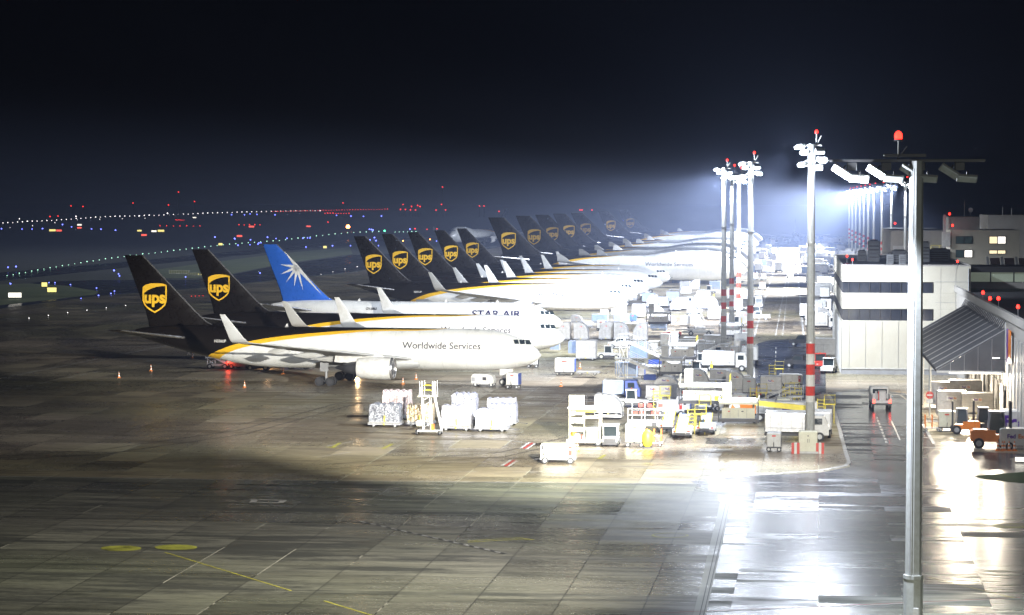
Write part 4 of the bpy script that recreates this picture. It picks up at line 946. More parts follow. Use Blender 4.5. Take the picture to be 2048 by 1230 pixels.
m_sy = emit('sign_yellow', (1, .85, .25), 1.6); m_sr = emit('sign_red', (1, .12, .08), 1.8); m_sw = emit('sign_white', (1, .95, .8), 2.2)
def g_reflsign(root):
    b = MB()
    for i in range(9): b.cyl((-3.2+i*.8, 0, 0), (-3.2+i*.8, 0, 1.2), .05, n=6, m=beige)
    b.box((0, 0, 1.2), (6.6, .1, .1), beige); b.box((0, 0, .2), (6.6, .1, .1), beige); b.build('frame', root)
    b = MB(); b.box((0, .08, .7), (6.4, .04, .9), m_ygp); b.build('panel', root)
m_ygp = paint('yellow_green_panel', (.25, .27, .1), .5)
def g_noentry(root):
    b = MB(); b.cyl((0, 0, 0), (0, 0, 2.6), .04, n=8, m=lgrey); b.build('post', root)
    b = MB(); b.cyl((0, -.05, 2.3), (0, -.08, 2.3), .42, n=24, m=red); b.box((0, -.095, 2.3), (.6, .02, .14), white); b.build('disc', root)
    b = MB(); b.box((0, -.06, 1.62), (.7, .03, .45), white); b.build('plate', root)
def g_bollard(root):
    b = MB()
    for i in range(5): b.cyl((0, 0, i*.42), (0, 0, (i+1)*.42), .15, n=12, m=white if i % 2 else red)
    b.build('body', root)
def g_reel(root):
    b = MB(); b.rings([[(math.cos(t)*r_, math.sin(t)*r_*.8, z) for t in [k*math.pi/6 for k in range(12)]] for z, r_ in ((.1, .2), (.25, .38), (.6, .46), (1.1, .46), (1.4, .38), (1.6, .15))], yellow); b.build('cover', root)
    b = MB(); b.box((0, 0, .06), (.8, .7, .12), darkmet); b.build('base', root)
def g_trolley(root):
    b = MB()
    for x in (-.7, .0, .7): b.box((x, -.4, .95), (.12, .12, 1.4), orange); b.box((x, .4, .95), (.12, .12, 1.4), orange)
    b.box((0, 0, .35), (1.7, 1.0, .1), white); b.box((0, 0, 1.0), (1.5, .9, .06), lgrey); b.build('frame', root)
    for x in (-.6, .6):
        for y in (-.4, .4): wheel(root, (x, y, .15), .15, .1)
def g_redrail(root):
    """long white barrow of stanchions with red panels"""
    b = MB(); b.box((0, 0, .9), (4.2, 1.9, .5), white); rails(b, [(-2.1, -.9, 1.1), (2.1, -.9, 1.1)], 1.3, white, .05); rails(b, [(-1.8, .9, 1.1), (2.1, .9, 1.1)], 1.9, white, .05); b.build('body', root)
    b = MB()
    for x in (-1.3, -.7, .5, .9): b.box((x, -.88, 1.95), (.42, .04, .35), red)
    for x in (-.9, 0, 1.1): b.box((x, .88, 2.6), (.5, .04, .35), red)
    b.build('panel', root)
    b = MB(); b.box((-.6, -.98, .95), (1.7, .04, .5), green); b.box((.6, -.98, .85), (.5, .05, .4), darkmet); b.build('side_panel', root)
    for x in (-1.6, 1.6):
        for y in (-.8, .8): wheel(root, (x, y, .36), .36, .22)
def g_light(root, col='blue', r=.3, h=.5):
    b = MB(); b.cyl((0, 0, 0), (0, 0, h), r*.35, n=6, m=darkmet)
    m = LM[col]; b.rings([[(math.cos(t)*q, math.sin(t)*q, h+z) for t in [k*math.pi/4 for k in range(8)]] for z, q in ((0, r*.6), (r*.4, r), (r*1.1, r*.95), (r*1.7, r*.45))], m)
    b.build('lamp', root)
LM = {'blue': emit('lamp_blue', (.16, .2, 1.0), 5), 'green': emit('lamp_green', (.5, 1.0, .72), 2.6), 'white': emit('lamp_white', (1, .95, .92), 4), 'red': emit('lamp_red', (1.0, .03, .02), 4), 'amber': emit('lamp_amber', (1.0, .28, .06), 26), 'greenb': emit('lamp_bright_green', (.1, 1, .45), 6)}
KINDS = {'mast': (m_mast, 'floodlight_mast', 'floodlight mast'), 'nearmast': (m_nearmast, 'floodlight_mast', 'floodlight mast'), 'cabinet': (m_cabinet, 'electrical_cabinet', 'cabinet'),
 'block': (m_block, 'impact_block', 'barrier'), 'barrier': (m_barrier, 'striped_barrier', 'barrier'), 'jet': (make_jet, 'cargo_jet', 'airliner'), 'cone': (g_cone, 'traffic_cone', 'cone'),
 'dolly': (g_dolly, 'cargo_dolly', 'dolly'), 'igloo': (g_igloo, 'freight_container', 'container'), 'fedcont': (g_fedcont, 'freight_container', 'container'), 'pallet': (g_pallet, 'wrapped_pallet', 'pallet load'),
 'gpu': (g_gpu, 'ground_power_cart', 'power cart'), 'vanunit': (g_vanunit, 'air_start_cart', 'power cart'), 'boxcart': (g_boxcart, 'box_cart', 'cart'), 'tug': (g_tug, 'tow_tractor', 'tractor'), 'tugfront': (g_tugfront, 'tow_tractor', 'tractor'),
 'belt': (g_belt, 'belt_loader', 'belt loader'), 'beltside': (g_beltside, 'belt_loader', 'belt loader'), 'stairs': (g_stairs, 'mobile_stairs', 'stairs'), 'tower': (g_tower, 'access_tower', 'work platform'), 'highloader': (g_highloader, 'lift_platform', 'work platform'),
 'loader': (g_loader, 'cargo_loader', 'cargo loader'), 'truck': (g_truck, 'service_truck', 'truck'), 'roadtruck': (g_roadtruck, 'service_truck', 'truck'), 'pickup': (g_pickup, 'pickup_truck', 'car'), 'forklift': (g_forklift, 'forklift', 'forklift'),
 'van': (g_van, 'delivery_van', 'van'), 'fedbox': (g_fedbox, 'box_trailer', 'trailer'), 'orangebox': (g_orangebox, 'box_trailer', 'trailer'), 'boom': (g_boom, 'boom_lift', 'boom lift'), 'ystairs': (g_ystairs, 'ladder_stand', 'ladder'),
 'person': (g_person, 'person', 'person'), 'sign': (g_sign, 'taxiway_sign', 'sign'), 'reflsign': (g_reflsign, 'panel_fence', 'fence'), 'noentry': (g_noentry, 'no_entry_sign', 'sign'), 'bollard': (g_bollard, 'striped_post', 'bollard'),
 'reel': (g_reel, 'covered_hose_reel', 'hose reel'), 'trolley': (g_trolley, 'frame_trolley', 'trolley'), 'redrail': (g_redrail, 'stanchion_carrier', 'carrier'), 'light': (g_light, 'airfield_light', 'lamp')}
# ================================================================== PLACING: masts and their light
def lamp_at(px, py, dist=None): pass
MASTS = [(1620, 893, 28.9, 6, 'tall floodlight mast with red and white bands rising behind the grey cabinet'),
         (1500, 762, 28.6, 5, 'floodlight mast with red and white bands left of the road bend'),
         (1447, 707, 28.6, 4, 'leftmost of the three slim floodlight masts in front of the jumbo noses'),
         (1463, 668, 28.6, 4, 'middle one of the three slim floodlight masts in front of the jumbo noses'),
         (1477, 648, 28.6, 4, 'rightmost of the three slim floodlight masts in front of the jumbo noses')]
LCOL = (0.80, 0.87, 1.0)
for i, (px, py, h, nh, lab) in enumerate(MASTS):
    o = put('mast', px, py, 0, lab, 'banded floodlight masts', h=h, bands=1, heads=nh); p = o.location
    spot('flood_or_fill_beam', (p.x-1.9, p.y-.6, h-.9), (p.x-30, p.y+14, 0), (200000, 270000, 290000, 330000, 400000)[i], 84, .45, LCOL)
    spot('flood_down', (p.x-.7, p.y-1.1, h-1.9), (p.x-2, p.y-3, 0), (22000, 26000, 34000, 44000, 48000)[i], 105, .9, LCOL)
    if i == 0: spot('flood_or_fill_beam', (p.x+.9, p.y-1.2, h-1.6), (p.x-9, p.y-27, 0), 270000, 56, 1.0, LCOL); spot('flood_or_fill_beam', (p.x+.9, p.y-1.2, h-1.6), (p.x-6, p.y-100, 0), 26000, 70, 1.0, LCOL); spot('flood_or_fill_beam', (p.x+1.5, p.y-.6, h-.9), (p.x+22, p.y+24, 0), 60000, 90, .8, LCOL)
    if i < 3: glow('lamp_spill', (p.x-1.6, p.y-.9, h-.6), (10000, 8000, 7500)[i], LCOL)
    if i in (1, 2, 3, 4): spot('flood_or_fill_beam', (p.x+1.9, p.y-.6, h-.9), (p.x+16, p.y+(10, 20, 20, 60)[i-1], 0), (160000, 90000, 170000, 260000)[i-1], 100, .8, LCOL)
    if i in (3, 4): spot('flood_or_fill_beam', (p.x-1.9, p.y-.2, h-.9), (p.x-24, p.y+80, 0), 700000, 60, .6, LCOL)
FARM = [(1811, 625), (1783, 720), (1764, 800), (1748, 850), (1737, 905), (1728, 960), (1720, 1010), (1712, 1060), (1705, 1120), (1699, 1180)]
for i, (px, dist) in enumerate(FARM):
    p = Dd(px, 402, dist); o = put('mast', 0, 0, 0, 'one of the far row of floodlight masts behind the white office block' if i else 'nearest mast of the far floodlight row, just left of the close mast top', 'far floodlight masts', loc=(p.x, p.y, 0), h=28.6, bands=1, heads=4)
    spot('flood_or_fill_beam', (p.x-1.9, p.y-.6, 27.7), (p.x-42, p.y-10, 0), 1500000, 86, .5, LCOL)
    spot('flood_down', (p.x-.7, p.y-1.1, 26.7), (p.x+6, p.y-12, 0), 110000, 104, .9, LCOL)
p = G(1825.5, 1290); o = put('nearmast', 0, 0, 0, 'closest floodlight mast, thick pale pole with long lamp crossarm', loc=(p.x, p.y, 0))
for az in (-21, -8): spot('flood_or_fill_beam', (p.x-4.4, p.y+.8, 24.3), (p.x+135*math.sin(R(az)), p.y+135*math.cos(R(az)), 0), 2350000 if az < -15 else 380000, 27, .6, (1, .97, .88))
spot('flood_or_fill_beam', (p.x-2.6, p.y+1.6, 24.3), (p.x-12, p.y+42, 0), 32000, 95, .9, LCOL)
spot('flood_or_fill_beam', (p.x-5.4, p.y+.6, 24.3), (p.x-56, p.y+36, 0), 310000, 88, 1.0, (1, .97, .90))
spot('flood_down', (p.x-3.6, p.y-2.4, 24.6), (p.x, p.y, 13), 130000, 62, .9, LCOL)
glow('lamp_spill', (p.x-3.9, p.y-.5, 24.2), 4500, LCOL)
spot('flood_or_fill_beam', (34, 10, 26), (p.x, p.y, 13), 60000, 22, .8, (.95, 1, .9))  # unseen fill lamp added to brighten the near mast pole
# unseen bare lamps added to fill the foreground and office block; no masts built
for x, y, pw, c, tx, ty, sz in ((14, 12, 220000, (1.0, .95, .74), -17, 62, 50), (30, -60, 120000, (1.0, .95, .84), 2, 340, 15)):
    spot('flood_or_fill_beam', (x, y, 28), (x+tx, y+ty, 0), pw, sz, .95, c)

# ------------------------------------------------------------------ jets
JETS = [(1082, 711, '767', 'ups', 'N336UP', 'nearest brown and white cargo jet with a gold shield on its tall fin'),
        (1129, 677, '767', 'ups', None, 'second brown-tailed cargo jet, parked right behind the nearest one'),
        (1124, 647, '762', 'star', None, 'white cargo jet with a blue fin and a white starburst'),
        (1254, 601, '767', 'ups', 'N391UP', 'fourth cargo jet, brown tail right behind the blue-finned jet'),
        (1275, 588, '767', 'ups', None, 'fifth cargo jet, brown fin second in the middle cluster of five'),
        (1298, 577, '767', 'ups', None, 'sixth cargo jet, brown fin third in the middle cluster of five'),
        (1325, 567, '767', 'ups', None, 'seventh cargo jet, brown fin fourth in the middle cluster of five'),
        (1340, 556, '767', 'ups', None, 'eighth cargo jet, last brown fin of the middle cluster of five')]
for px, py, sp, kd, rg, lab in JETS:
    p = G(px, py, S767['st'][0][1]); kw = dict(spec=sp, kind=kd)
    if rg: kw['reg'] = rg
    put('jet', 0, 0, -4.0, lab, 'parked cargo jets', loc=(p.x, p.y, 0), **kw)
for i, (px, s_) in enumerate(((1493, 7.45), (1497, 6.7), (1502, 6.2), (1507, 5.75), (1512, 5.3), (1518, 4.6), (1525, 4.1))):
    p = G(px, HOR+18.6*s_, 4.9)
    put('jet', 0, 0, -4.0, ('nearest', 'second', 'third', 'fourth', 'fifth', 'sixth', 'farthest')[i]+' of the large humped jets parked behind the slim masts', 'parked humped jets', loc=(p.x, p.y, 0), spec='747', kind='ups')
p = G(897, HOR+18.6*3.9, 4.9); put('jet', 0, 0, -108, 'distant jet taxiing towards the camera beyond the brown fins', 'taxiing jets', loc=(p.x, p.y, 0), spec='747', kind='ups')
p = Dd(1594, 470, 1290); put('jet', 0, 0, -88, 'small white jet seen nose-on at the far end of the road', loc=(p.x, p.y, 0), spec='762', kind='star', scale=.8)

# ------------------------------------------------------------------ airfield lights
def run(col, pts, n_, label, group, r0=None, h=.5, px=1.6):
    """n lights evenly spaced in the photograph along a polyline"""
    seg = [math.dist(a, c) for a, c in zip(pts, pts[1:])]; T = sum(seg)
    for i in range(n_):
        d = T*i/max(1, n_-1)
        for k, s_ in enumerate(seg):
            if d <= s_+1e-6: t = d/s_; q = (pts[k][0]+(pts[k+1][0]-pts[k][0])*t, pts[k][1]+(pts[k+1][1]-pts[k][1])*t); break
            d -= s_
        one(col, q[0], q[1], label, group, px)
def one(col, x, y, label, group, px=1.6, up=0.0):
    p = G(x, y); dist = math.hypot(p.x, p.y); r = max(.1, random.uniform(.6, .92)*px*dist/F); r = round(r/.04)*.04
    put('light', x, y, 0, label, group, col=col, scale=r/.3)
run('green', [(14, 553), (60, 545), (120, 534), (210, 520), (280, 511), (400, 497), (450, 491), (560, 483), (650, 472), (700, 467), (770, 465)], 62, 'green centreline light on the taxiway that crosses the dark airfield', 'green taxiway centreline lights', px=1.15)
run('green', [(790, 466), (832, 465)], 6, 'green centreline light on the taxiway that crosses the dark airfield', 'green taxiway centreline lights', px=1)
run('white', [(6, 448), (100, 443), (200, 436), (300, 433), (400, 429), (500, 426), (560, 424), (640, 423)], 66, 'white edge light in the long runway row near the horizon', 'white runway lights', px=1.2)
run('white', [(20, 456), (70, 453), (150, 441), (290, 438)], 7, 'white edge light in the long runway row near the horizon', 'white runway lights', px=.9)
run('red', [(545, 425), (600, 423.5), (700, 421.5), (775, 420)], 44, 'red light at the far end of the runway row', 'red runway end lights', px=.95)
run('red', [(650, 429), (698, 429)], 10, 'red light in the short bar below the runway row', 'red bar lights', px=1.3)
run('red', [(320, 454), (400, 454)], 7, 'red light in the short bar left of the middle of the airfield', 'red stop bar lights', px=1.1)
run('red', [(352, 442), (368, 442)], 5, 'red light in the small cluster below the white runway row', 'small red cluster lights', px=1.0)
run('red', [(478, 452), (520, 452)], 5, 'red light in the stop bar beyond the blue fin', 'red stop bar lights beyond the blue fin', px=1.2)
run('white', [(58, 638), (150, 625), (215, 617), (290, 608)], 7, 'tiny white stud light on the apron left of the first fin', 'white apron stud lights', px=.8)
run('white', [(642, 550), (680, 541), (730, 532), (790, 522), (835, 511)], 9, 'tiny white stud light behind the blue fin', 'white apron stud lights beyond', px=.7)
run('red', [(383, 594), (406, 593)], 4, 'faint red stud behind the first fin', 'red apron studs', px=.8)
BL = [(16, 538), (32, 537), (21, 571), (98, 568), (110, 568), (141, 572), (193, 579), (197, 594), (222, 590), (229, 585), (162, 599), (228, 545), (237, 551), (239, 555), (371, 557), (420, 556), (520, 549), (430, 478), (470, 481), (501, 483), (476, 494), (500, 492), (518, 489), (516, 491), (522, 488),
      (535, 478), (552, 480), (574, 480), (606, 480), (615, 479), (620, 479), (469, 480), (612, 497), (665, 495), (701, 494), (3, 461), (44, 461), (64, 461), (85, 461), (183, 461), (202, 462), (231, 464), (125, 453), (143, 457), (463, 433), (489, 433), (514, 432), (550, 433), (500, 431), (673, 434), (727, 436), (763, 436),
      (739, 462), (743, 463), (746, 464), (734, 481), (740, 483), (749, 479), (752, 485), (757, 494), (873, 485), (878, 467), (969, 467), (977, 479), (1247, 443), (1268, 443), (820, 462), (702, 436)]
for x, y in BL: one('blue', x, y, 'blue taxiway edge light standing in the dark grass', 'blue taxiway edge lights', 1.75)
for x, y in ((39, 440), (152, 436), (278, 435), (640, 424), (335, 430)): one('white', x, y, 'brighter white light on the runway row', 'bright white runway lights', 1.6)
for x, y in ((830, 461), (854, 461), (874, 461), (884, 473), (656, 447)): one('red', x, y, 'red light left of the distant taxiing jet', 'red lights by the taxiing jet', 1.5)
one('amber', 696, 463, 'large orange lamp glowing on the airfield', None, 4.2); one('greenb', 769, 466, 'bright green lamp at the end of the green row', None, 2.2); one('amber', 806, 484, 'small orange lamp between two brown fins', None, 1.5); one('amber', 860, 481, 'small orange lamp by the third brown fin', None, 1.2)
SG = [('white', 30, 598, 26), ('yellow', 89, 576, 11), ('yellow', 104, 587, 18), ('yellow', 441, 492, 8), ('yellow', 650, 498, 7), ('yellow', 105, 464, 13), ('red', 118, 464, 11), ('white', 159, 452, 9), ('red', 159, 458, 9), ('white', 308, 465, 10), ('yellow', 322, 465, 13), ('red', 288, 473, 11),
      ('yellow', 279, 464, 9), ('red', 503, 456, 11), ('red', 479, 475, 11), ('red', 617, 455, 9), ('white', 389, 437, 7)]
for i, (c, x, y, wpx) in enumerate(SG):
    p = G(x, y); d = math.hypot(p.x, p.y); wd = wpx*d/F
    o = put('sign', x, y, 8, ('wide lit %s taxiway sign lowest at the left edge', 'small lit %s sign on the grass island', 'lit %s sign right of the smaller one on the grass island', 'lit %s sign just right of the second fin tip', 'lit %s sign just right of the blue fin tip')[i] % c if i < 5 else '%s lit airfield sign %s' % (c, ('left of its red neighbour', 'right of the yellow one', 'above the red bars', 'below the white panel', 'left part of a pair in mid field', 'right part of a pair in mid field', 'lowest of the mid field group', 'left end of the mid field group', 'under the stop bar', 'alone under the stop bar signs', 'right of the blue fin', 'near the runway row')[i-5]), 'lit airfield signs', col=c)
    o.scale = (wd/3.6, 1, max(1, wd/3.6*(.9 if i == 0 else 1.0)))
put('reflsign', 358, 548, 3, 'longer pale panel fence on the grass strip behind the first fin', 'panel fences'); put('reflsign', 388, 551, 3, 'shorter pale panel fence right of the longer one', 'panel fences', scale=.7); put('sign', 402, 551, 8, 'small square lit sign at the right end of the panel fence', 'lit airfield signs', col='yellow', scale=.45)
# obstruction lights on slim poles and chimneys at the skyline
def g_ob(root, h=30.0):
    b = MB(); b.cyl((0, 0, 0), (0, 0, h), .5, .3, n=6, m=darkmet); b.build('pole', root)
    b = MB(); b.rings([[(math.cos(t)*q, math.sin(t)*q, h+z) for t in [k*math.pi/4 for k in range(8)]] for z, q in ((0, .5), (.6, .75), (1.2, .5))], LM['red']); b.build('red_lamp', root)
KINDS['ob'] = (g_ob, 'obstruction_light_pole', 'warning light')
for x, y in ((142, 413), (166, 414), (266, 407), (337, 411), (357, 385), (389, 404), (686, 407), (885, 375), (806, 410), (823, 414), (835, 412), (840, 414), (801, 420), (811, 420), (821, 421), (831, 421), (872, 421), (883, 410), (891, 421), (959, 413), (968, 413), (998, 424), (1160, 421), (1164, 421), (1184, 421), (100, 434), (116, 433)):
    D_ = 2600; p = Dd(x, y, D_); h = max(6.0, round((p.z-tz(p.x, p.y))/3)*3); put('ob', 0, 0, 0, 'slim pole with a red warning light far off on the skyline', 'skyline warning lights', loc=(p.x, p.y, p.z-h), h=h)

# ------------------------------------------------------------------ haze
def haze_box():
    b = MB(); b.add([(x, y, z) for z in (-1.2, 62) for x, y in ((-4300, -410), (4300, -410), (4300, 5000), (-4300, 5000))], [[3, 2, 1, 0], [4, 5, 6, 7], [0, 1, 5, 4], [1, 2, 6, 5], [2, 3, 7, 6], [3, 0, 4, 7]], white)
    o = b.build('haze'); o['kind'] = 'stuff'; m = bpy.data.materials.new('haze_air'); m.use_nodes = True; n = m.node_tree.nodes; n.clear()
    out = n.new('ShaderNodeOutputMaterial'); v = n.new('ShaderNodeVolumePrincipled'); v.inputs['Color'].default_value = (.55, .66, 1.0, 1); v.inputs['Density'].default_value = HAZE; v.inputs['Anisotropy'].default_value = .35
    m.node_tree.links.new(v.outputs[0], out.inputs['Volume']); o.data.materials.clear(); o.data.materials.append(m)
HAZE = .00024
haze_box()
# ================================================================== buildings
BR = math.atan((1640-1580)/F)
def bframe(name, origin): o = empty(name, origin, BR); return o
m_wall = paint('wall_cladding', (.52, .50, .42), .6, dirt=.12, scale=.3)
m_wall2 = paint('wall_concrete', (.36, .35, .33), .6, dirt=.25, scale=.3)
m_roofd = paint('roof_felt', (.05, .05, .055), .45, dirt=.4, scale=.3)
m_ribbon = paint('ribbon_glass', (.03, .035, .05), .08, dirt=.3, scale=.5, spec=.8)
m_winlit = emit('lit_window', (1.0, .82, .5), 1.3); m_winwhite = emit('lit_window_white', (1.0, .95, .85), 2.2)
m_wing_d = paint('window_dark', (.05, .10, .11), .15, dirt=.3)
m_glz = emit('lit_glazing', (.62, .72, .55), .16)
s1 = G(1683, 748); B1 = bframe('office_block', s1); tag(B1, 'white three-storey block with two dark ribbon windows and plant on the roof', 'building')
Wd, Dp, Ht = 17.2, 62.0, 14.7
b = MB()
for z0, z1 in ((0, 7.3), (8.9, 11.05), (12.55, Ht)): b.box((Wd/2, Dp/2, (z0+z1)/2), (Wd, Dp, z1-z0), m_wall, ch=.02)
for z0, z1 in ((7.3, 8.9), (11.05, 12.55)): b.box((Wd/2+6.15, Dp/2, (z0+z1)/2), (Wd-12.3, Dp, z1-z0-.004), m_wall, ch=.02)
b.build('wall', B1)
for z0, z1 in ((7.3, 8.9), (11.05, 12.55)):
    b = MB(); b.box((6.2, Dp/2, (z0+z1)/2), (12.1, Dp-.3, z1-z0-.01), m_ribbon, ch=.01)
    for i in range(9): b.box((.9+i*1.4, .1, (z0+z1)/2), (.06, .1, z1-z0-.02), darkmet, ch=.01)
    for i in range(20): b.box((.1, 2+i*3, (z0+z1)/2), (.1, .08, z1-z0-.02), darkmet, ch=.01)
    b.build('window', B1)
b = MB(); b.box((Wd/2, Dp/2, Ht+.02), (Wd-.6, Dp-.6, .12), m_roofd); b.build('roof', B1)
b = MB(); 
for x, y, sx_, sy_, sz_ in ((Wd/2, .12, Wd, .24, .35), (Wd/2, Dp-.12, Wd, .24, .35), (.12, Dp/2, .24, Dp-.5, .35), (Wd-.12, Dp/2, .24, Dp-.5, .35)): b.box((x, y, Ht+.1), (sx_, sy_, .18), m_wall2, ch=.02)
b.build('parapet', B1)
b = MB(); b.box((Wd/2, -.06, .35), (Wd+.1, .12, .7), grey); b.box((Wd/2, -.1, .75), (Wd+.1, .2, .08), lgrey)
for i in range(8): b.box((i*2.2+1, -.03, 4.0), (.03, .05, 6.4), grey, ch=.01)
b.build('plinth', B1)
b = MB()
for i in range(14): b.box((-.12, 1.5+i*4.3, Ht/2-3.8), (.16, .35, 7.0), lgrey)
b.build('pilaster', B1)
m_plant = paint('plant_grey', (.2, .21, .22), .5)
def roof_unit(x, y, w_, d_, h_, lab, cyl=False):
    o = empty('rooftop_unit'); o.location = B1.matrix_basis @ Vector((x, y, Ht+.08)); o.rotation_euler = (0, 0, BR); tag(o, lab, 'air conditioner', 'rooftop plant')
    b = MB()
    if cyl: b.box((0, 0, h_*.35), (w_, d_, h_*.7), m_plant); b.prism([(-w_*.3, h_*.7), (-w_*.5, h_*1.0), (w_*.5, h_*1.0), (w_*.3, h_*.7)], 'y', -d_/2, d_/2, m_plant)
    else: b.box((0, 0, h_/2), (w_, d_, h_), m_plant)
    b.build('casing', o); b = MB(); b.cyl((0, 0, h_), (0, 0, h_+.15), w_*.35, n=14, m=darkmet)
    for k in range(4): b.box((0, -d_/2-.02, h_*.2+k*h_*.18), (w_*.8, .04, h_*.06), darkmet)
    b.build('fan_grille', o)
b = MB()
for k in range(5): b.box((Wd/2+6.2, -.015, 1.4+k*2.8), (4.6, .03, .03), grey, ch=.005)
for x in (13.2, 15.2): b.box((x, -.015, Ht/2+.4), (.03, .03, Ht-1.0), grey, ch=.005)
b.build('cladding_joint', B1)
b = MB(); b.cyl((16.9, -.1, .7), (16.9, -.1, Ht-.3), .07, n=8, m=grey); b.build('downpipe', B1)
b = MB(); b.box((12.6, -.08, 5.6), (.5, .16, .25), darkmet); b.build('wall_lamp', B1)
roof_unit(5.0, 22, 1.7, 2.0, 3.0, 'tall single rooftop cooling unit at the left of the office roof'); roof_unit(10.6, 20, 1.3, 1.6, 2.8, 'left one of the two flared rooftop units', True); roof_unit(12.2, 20, 1.3, 1.6, 2.8, 'right one of the two flared rooftop units', True)
roof_unit(8.6, 21, 2.2, 2.6, 1.6, 'low dark rooftop unit left of the two flared ones'); roof_unit(6.8, 9, 1.0, 1.2, 1.3, 'small dark rooftop box nearest the front edge'); roof_unit(8.5, 9, 1.0, 1.2, 1.3, 'small rooftop box right of the one nearest the front edge'); roof_unit(3.4, 24, 1.2, 1.2, 1.5, 'small rooftop unit left of the tall cooling unit'); roof_unit(14.5, 26, 3.2, 2.0, 1.7, 'wide rooftop unit just left of the close mast')
o = empty('roof_railing', B1.matrix_basis @ Vector((0, 0, Ht+.1)), BR); tag(o, 'thin railing round the plant on the office roof', 'railing'); b = MB(); rails(b, [(2.5, 17, 0), (9.5, 17, 0)], 1.2, grey, .03); rails(b, [(2.5, 28, 0), (16, 28, 0)], 1.2, grey, .03); b.build('rail', o)
def beacon_thing(loc, lab, h=.9, group='red obstruction lamps on the roofs', r=.14):
    o = empty('obstruction_lamp', loc); tag(o, lab, 'warning light', group); b = MB(); b.cyl((0, 0, 0), (0, 0, h), .04, n=6, m=grey); b.build('post', o)
    b = MB(); b.rings([[(math.cos(t)*q, math.sin(t)*q, h+z) for t in [k*math.pi/4 for k in range(8)]] for z, q in ((0, r*.8), (r, r), (r*2, r*.5))], m_redlamp); b.build('lamp', o)
for px, py, z, lab in ((1694, 517, 15.4, 'red lamp at the front left corner of the office roof'), (1705, 524, 15.2, 'red lamp on a low post at the front edge of the office roof'), (1850, 510, 15.4, 'red lamp on the office roof right of the close mast'), (1915, 528, 15.4, 'red lamp at the right corner of the office roof')):
    p = G(px, py, z); beacon_thing((p.x, p.y, z-.7), lab)
# warehouse with canopy
W0 = G(2010, 858); WH = bframe('warehouse', W0); tag(WH, 'long low warehouse with flat dark roof right of the canopy', 'building')
HW = 11.7; WL = 62.0
b = MB()
b.box((40, 5, HW/2-.3), (79.5, WL+110, HW-.6), m_wall2, ch=.02); b.build('wall', WH)
b = MB(); b.box((.15, 5, HW), (.5, WL+110.4, .8), m_wall2); b.box((40, WL+60, HW), (80, .5, .8), m_wall2); b.build('parapet', WH)
b = MB(); b.box((40, 5, HW-.55), (78.8, WL+109, .08), m_roofd); b.build('roof', WH)
for k in range(9):
    b = MB(); b.box((-.05, 3.5+k*6.2, 2.2), (.14, 3.6, 4.4), lgrey if k % 2 else dullsil)
    for i in range(5): b.box((-.13, 3.5+k*6.2, .6+i*.85), (.03, 3.4, .04), grey, ch=.01)
    b.build('dock_door', WH)
b = MB(); 
for i in range(26): b.box((-.04, -34+i*3.4, 7.5 if i > 9 else 5), (.1, .25, 7 if i > 9 else 10), lgrey)
b.build('pilaster', WH)
b = MB(); b.box((-.10, -3.2, 8.8), (.14, 1.5, 3.4), purple); b.box((-.10, -5.2, 8.8), (.14, 1.9, 3.4), orange); b.build('sign_panel', WH)
CN = bframe('canopy', W0); tag(CN, 'sloping ribbed canopy roof with lit underside along the warehouse', 'canopy')
m_can = paint('canopy_sheet', (.11, .112, .12), .45, .1, dirt=.35, scale=.4)
CL = 58.0; cw = 7.0; ze, zw = 6.0, 10.1
b = MB(); b.prism([(-cw, ze), (-cw, ze+.12), (-.06, zw+.12), (-.06, zw)], 'y', .1, CL, m_can); b.build('roof', CN)
b = MB()
for i in range(58): y = .5+i*1.0; b.prism([(-cw-.1, ze+.12), (-cw-.1, ze+.22), (.0, zw+.24), (.0, zw+.12)], 'y', y-.05, y+.05, dullsil if i % 6 == 0 else m_can)
b.build('rib', CN)
b = MB(); 
for i in range(30): y = 1+i*1.9; b.cyl((-.5, y, zw+.1), (.02, y, zw+1.0), .06, n=5, m=darkmet); b.cyl((-cw, y, ze-.15), (-cw-.15, y, ze+.3), .09, n=5, m=darkmet)
b.build('bracket', CN)
b = MB(); b.prism([(-cw, ze-.02), (-.08, zw-.02), (-.08, ze-.02)], 'y', 0, .08, m_can); b.box((-cw/2, -.02, ze-.12), (cw, .25, .2), lgrey)
for x in (-5.6, -4.2, -2.8, -1.4): b.box((x, -.06, (ze+ze+(x+cw)/cw*(zw-ze))/2), (.05, .06, (x+cw)/cw*(zw-ze)), grey, ch=.01)
b.build('gable', CN)
m_tube = emit('tube_light', (1.0, .93, .78), 9)
b = MB(); b.box((-cw/2+.4, -.02, ze-.27), (cw*.75, .12, .06), m_tube); b.build('tube_lamp', CN)
b = MB()
for k in range(8): b.box((-cw/2, 3+k*7, ze+.3), (2.5, .25, .08), m_tube)
b.build('ceiling_lamp', CN)
b = MB()
for y in (14, 28, 42, 56): b.cyl((-cw+.15, y, 0), (-cw+.15, y, ze), .12, n=8, m=galv)
b.build('post', CN)
TB = Matrix.Translation(W0) @ Matrix.Rotation(BR, 4, 'Z')
for y in (4, 16, 30, 44):
    q = TB @ Vector((-cw/2, y, ze+.1)); spot('canopy_lamp', q, (q.x-.5, q.y-2.5, 0), 10000 if y < 20 else 9000, 150, .7, (1.0, .86, .66), .4)
q = TB @ Vector((-1.2, -1.5, 7.2)); spot('wall_lamp', q, (q.x-5, q.y-6, 0), 4000, 150, .6, (1.0, .88, .7), .25)
fl = empty('wall_lamp', q); tag(fl, 'bright lamp on the warehouse wall beside the purple and orange panel', 'lamp'); fl.rotation_euler = (0, 0, BR); b = MB(); b.box((.5, .2, .1), (1.2, .3, .1), darkmet); b.build('bracket', fl); b = MB(); b.box((.1, .1, .22), (.7, .3, .05), m_tube); b.build('lens', fl)
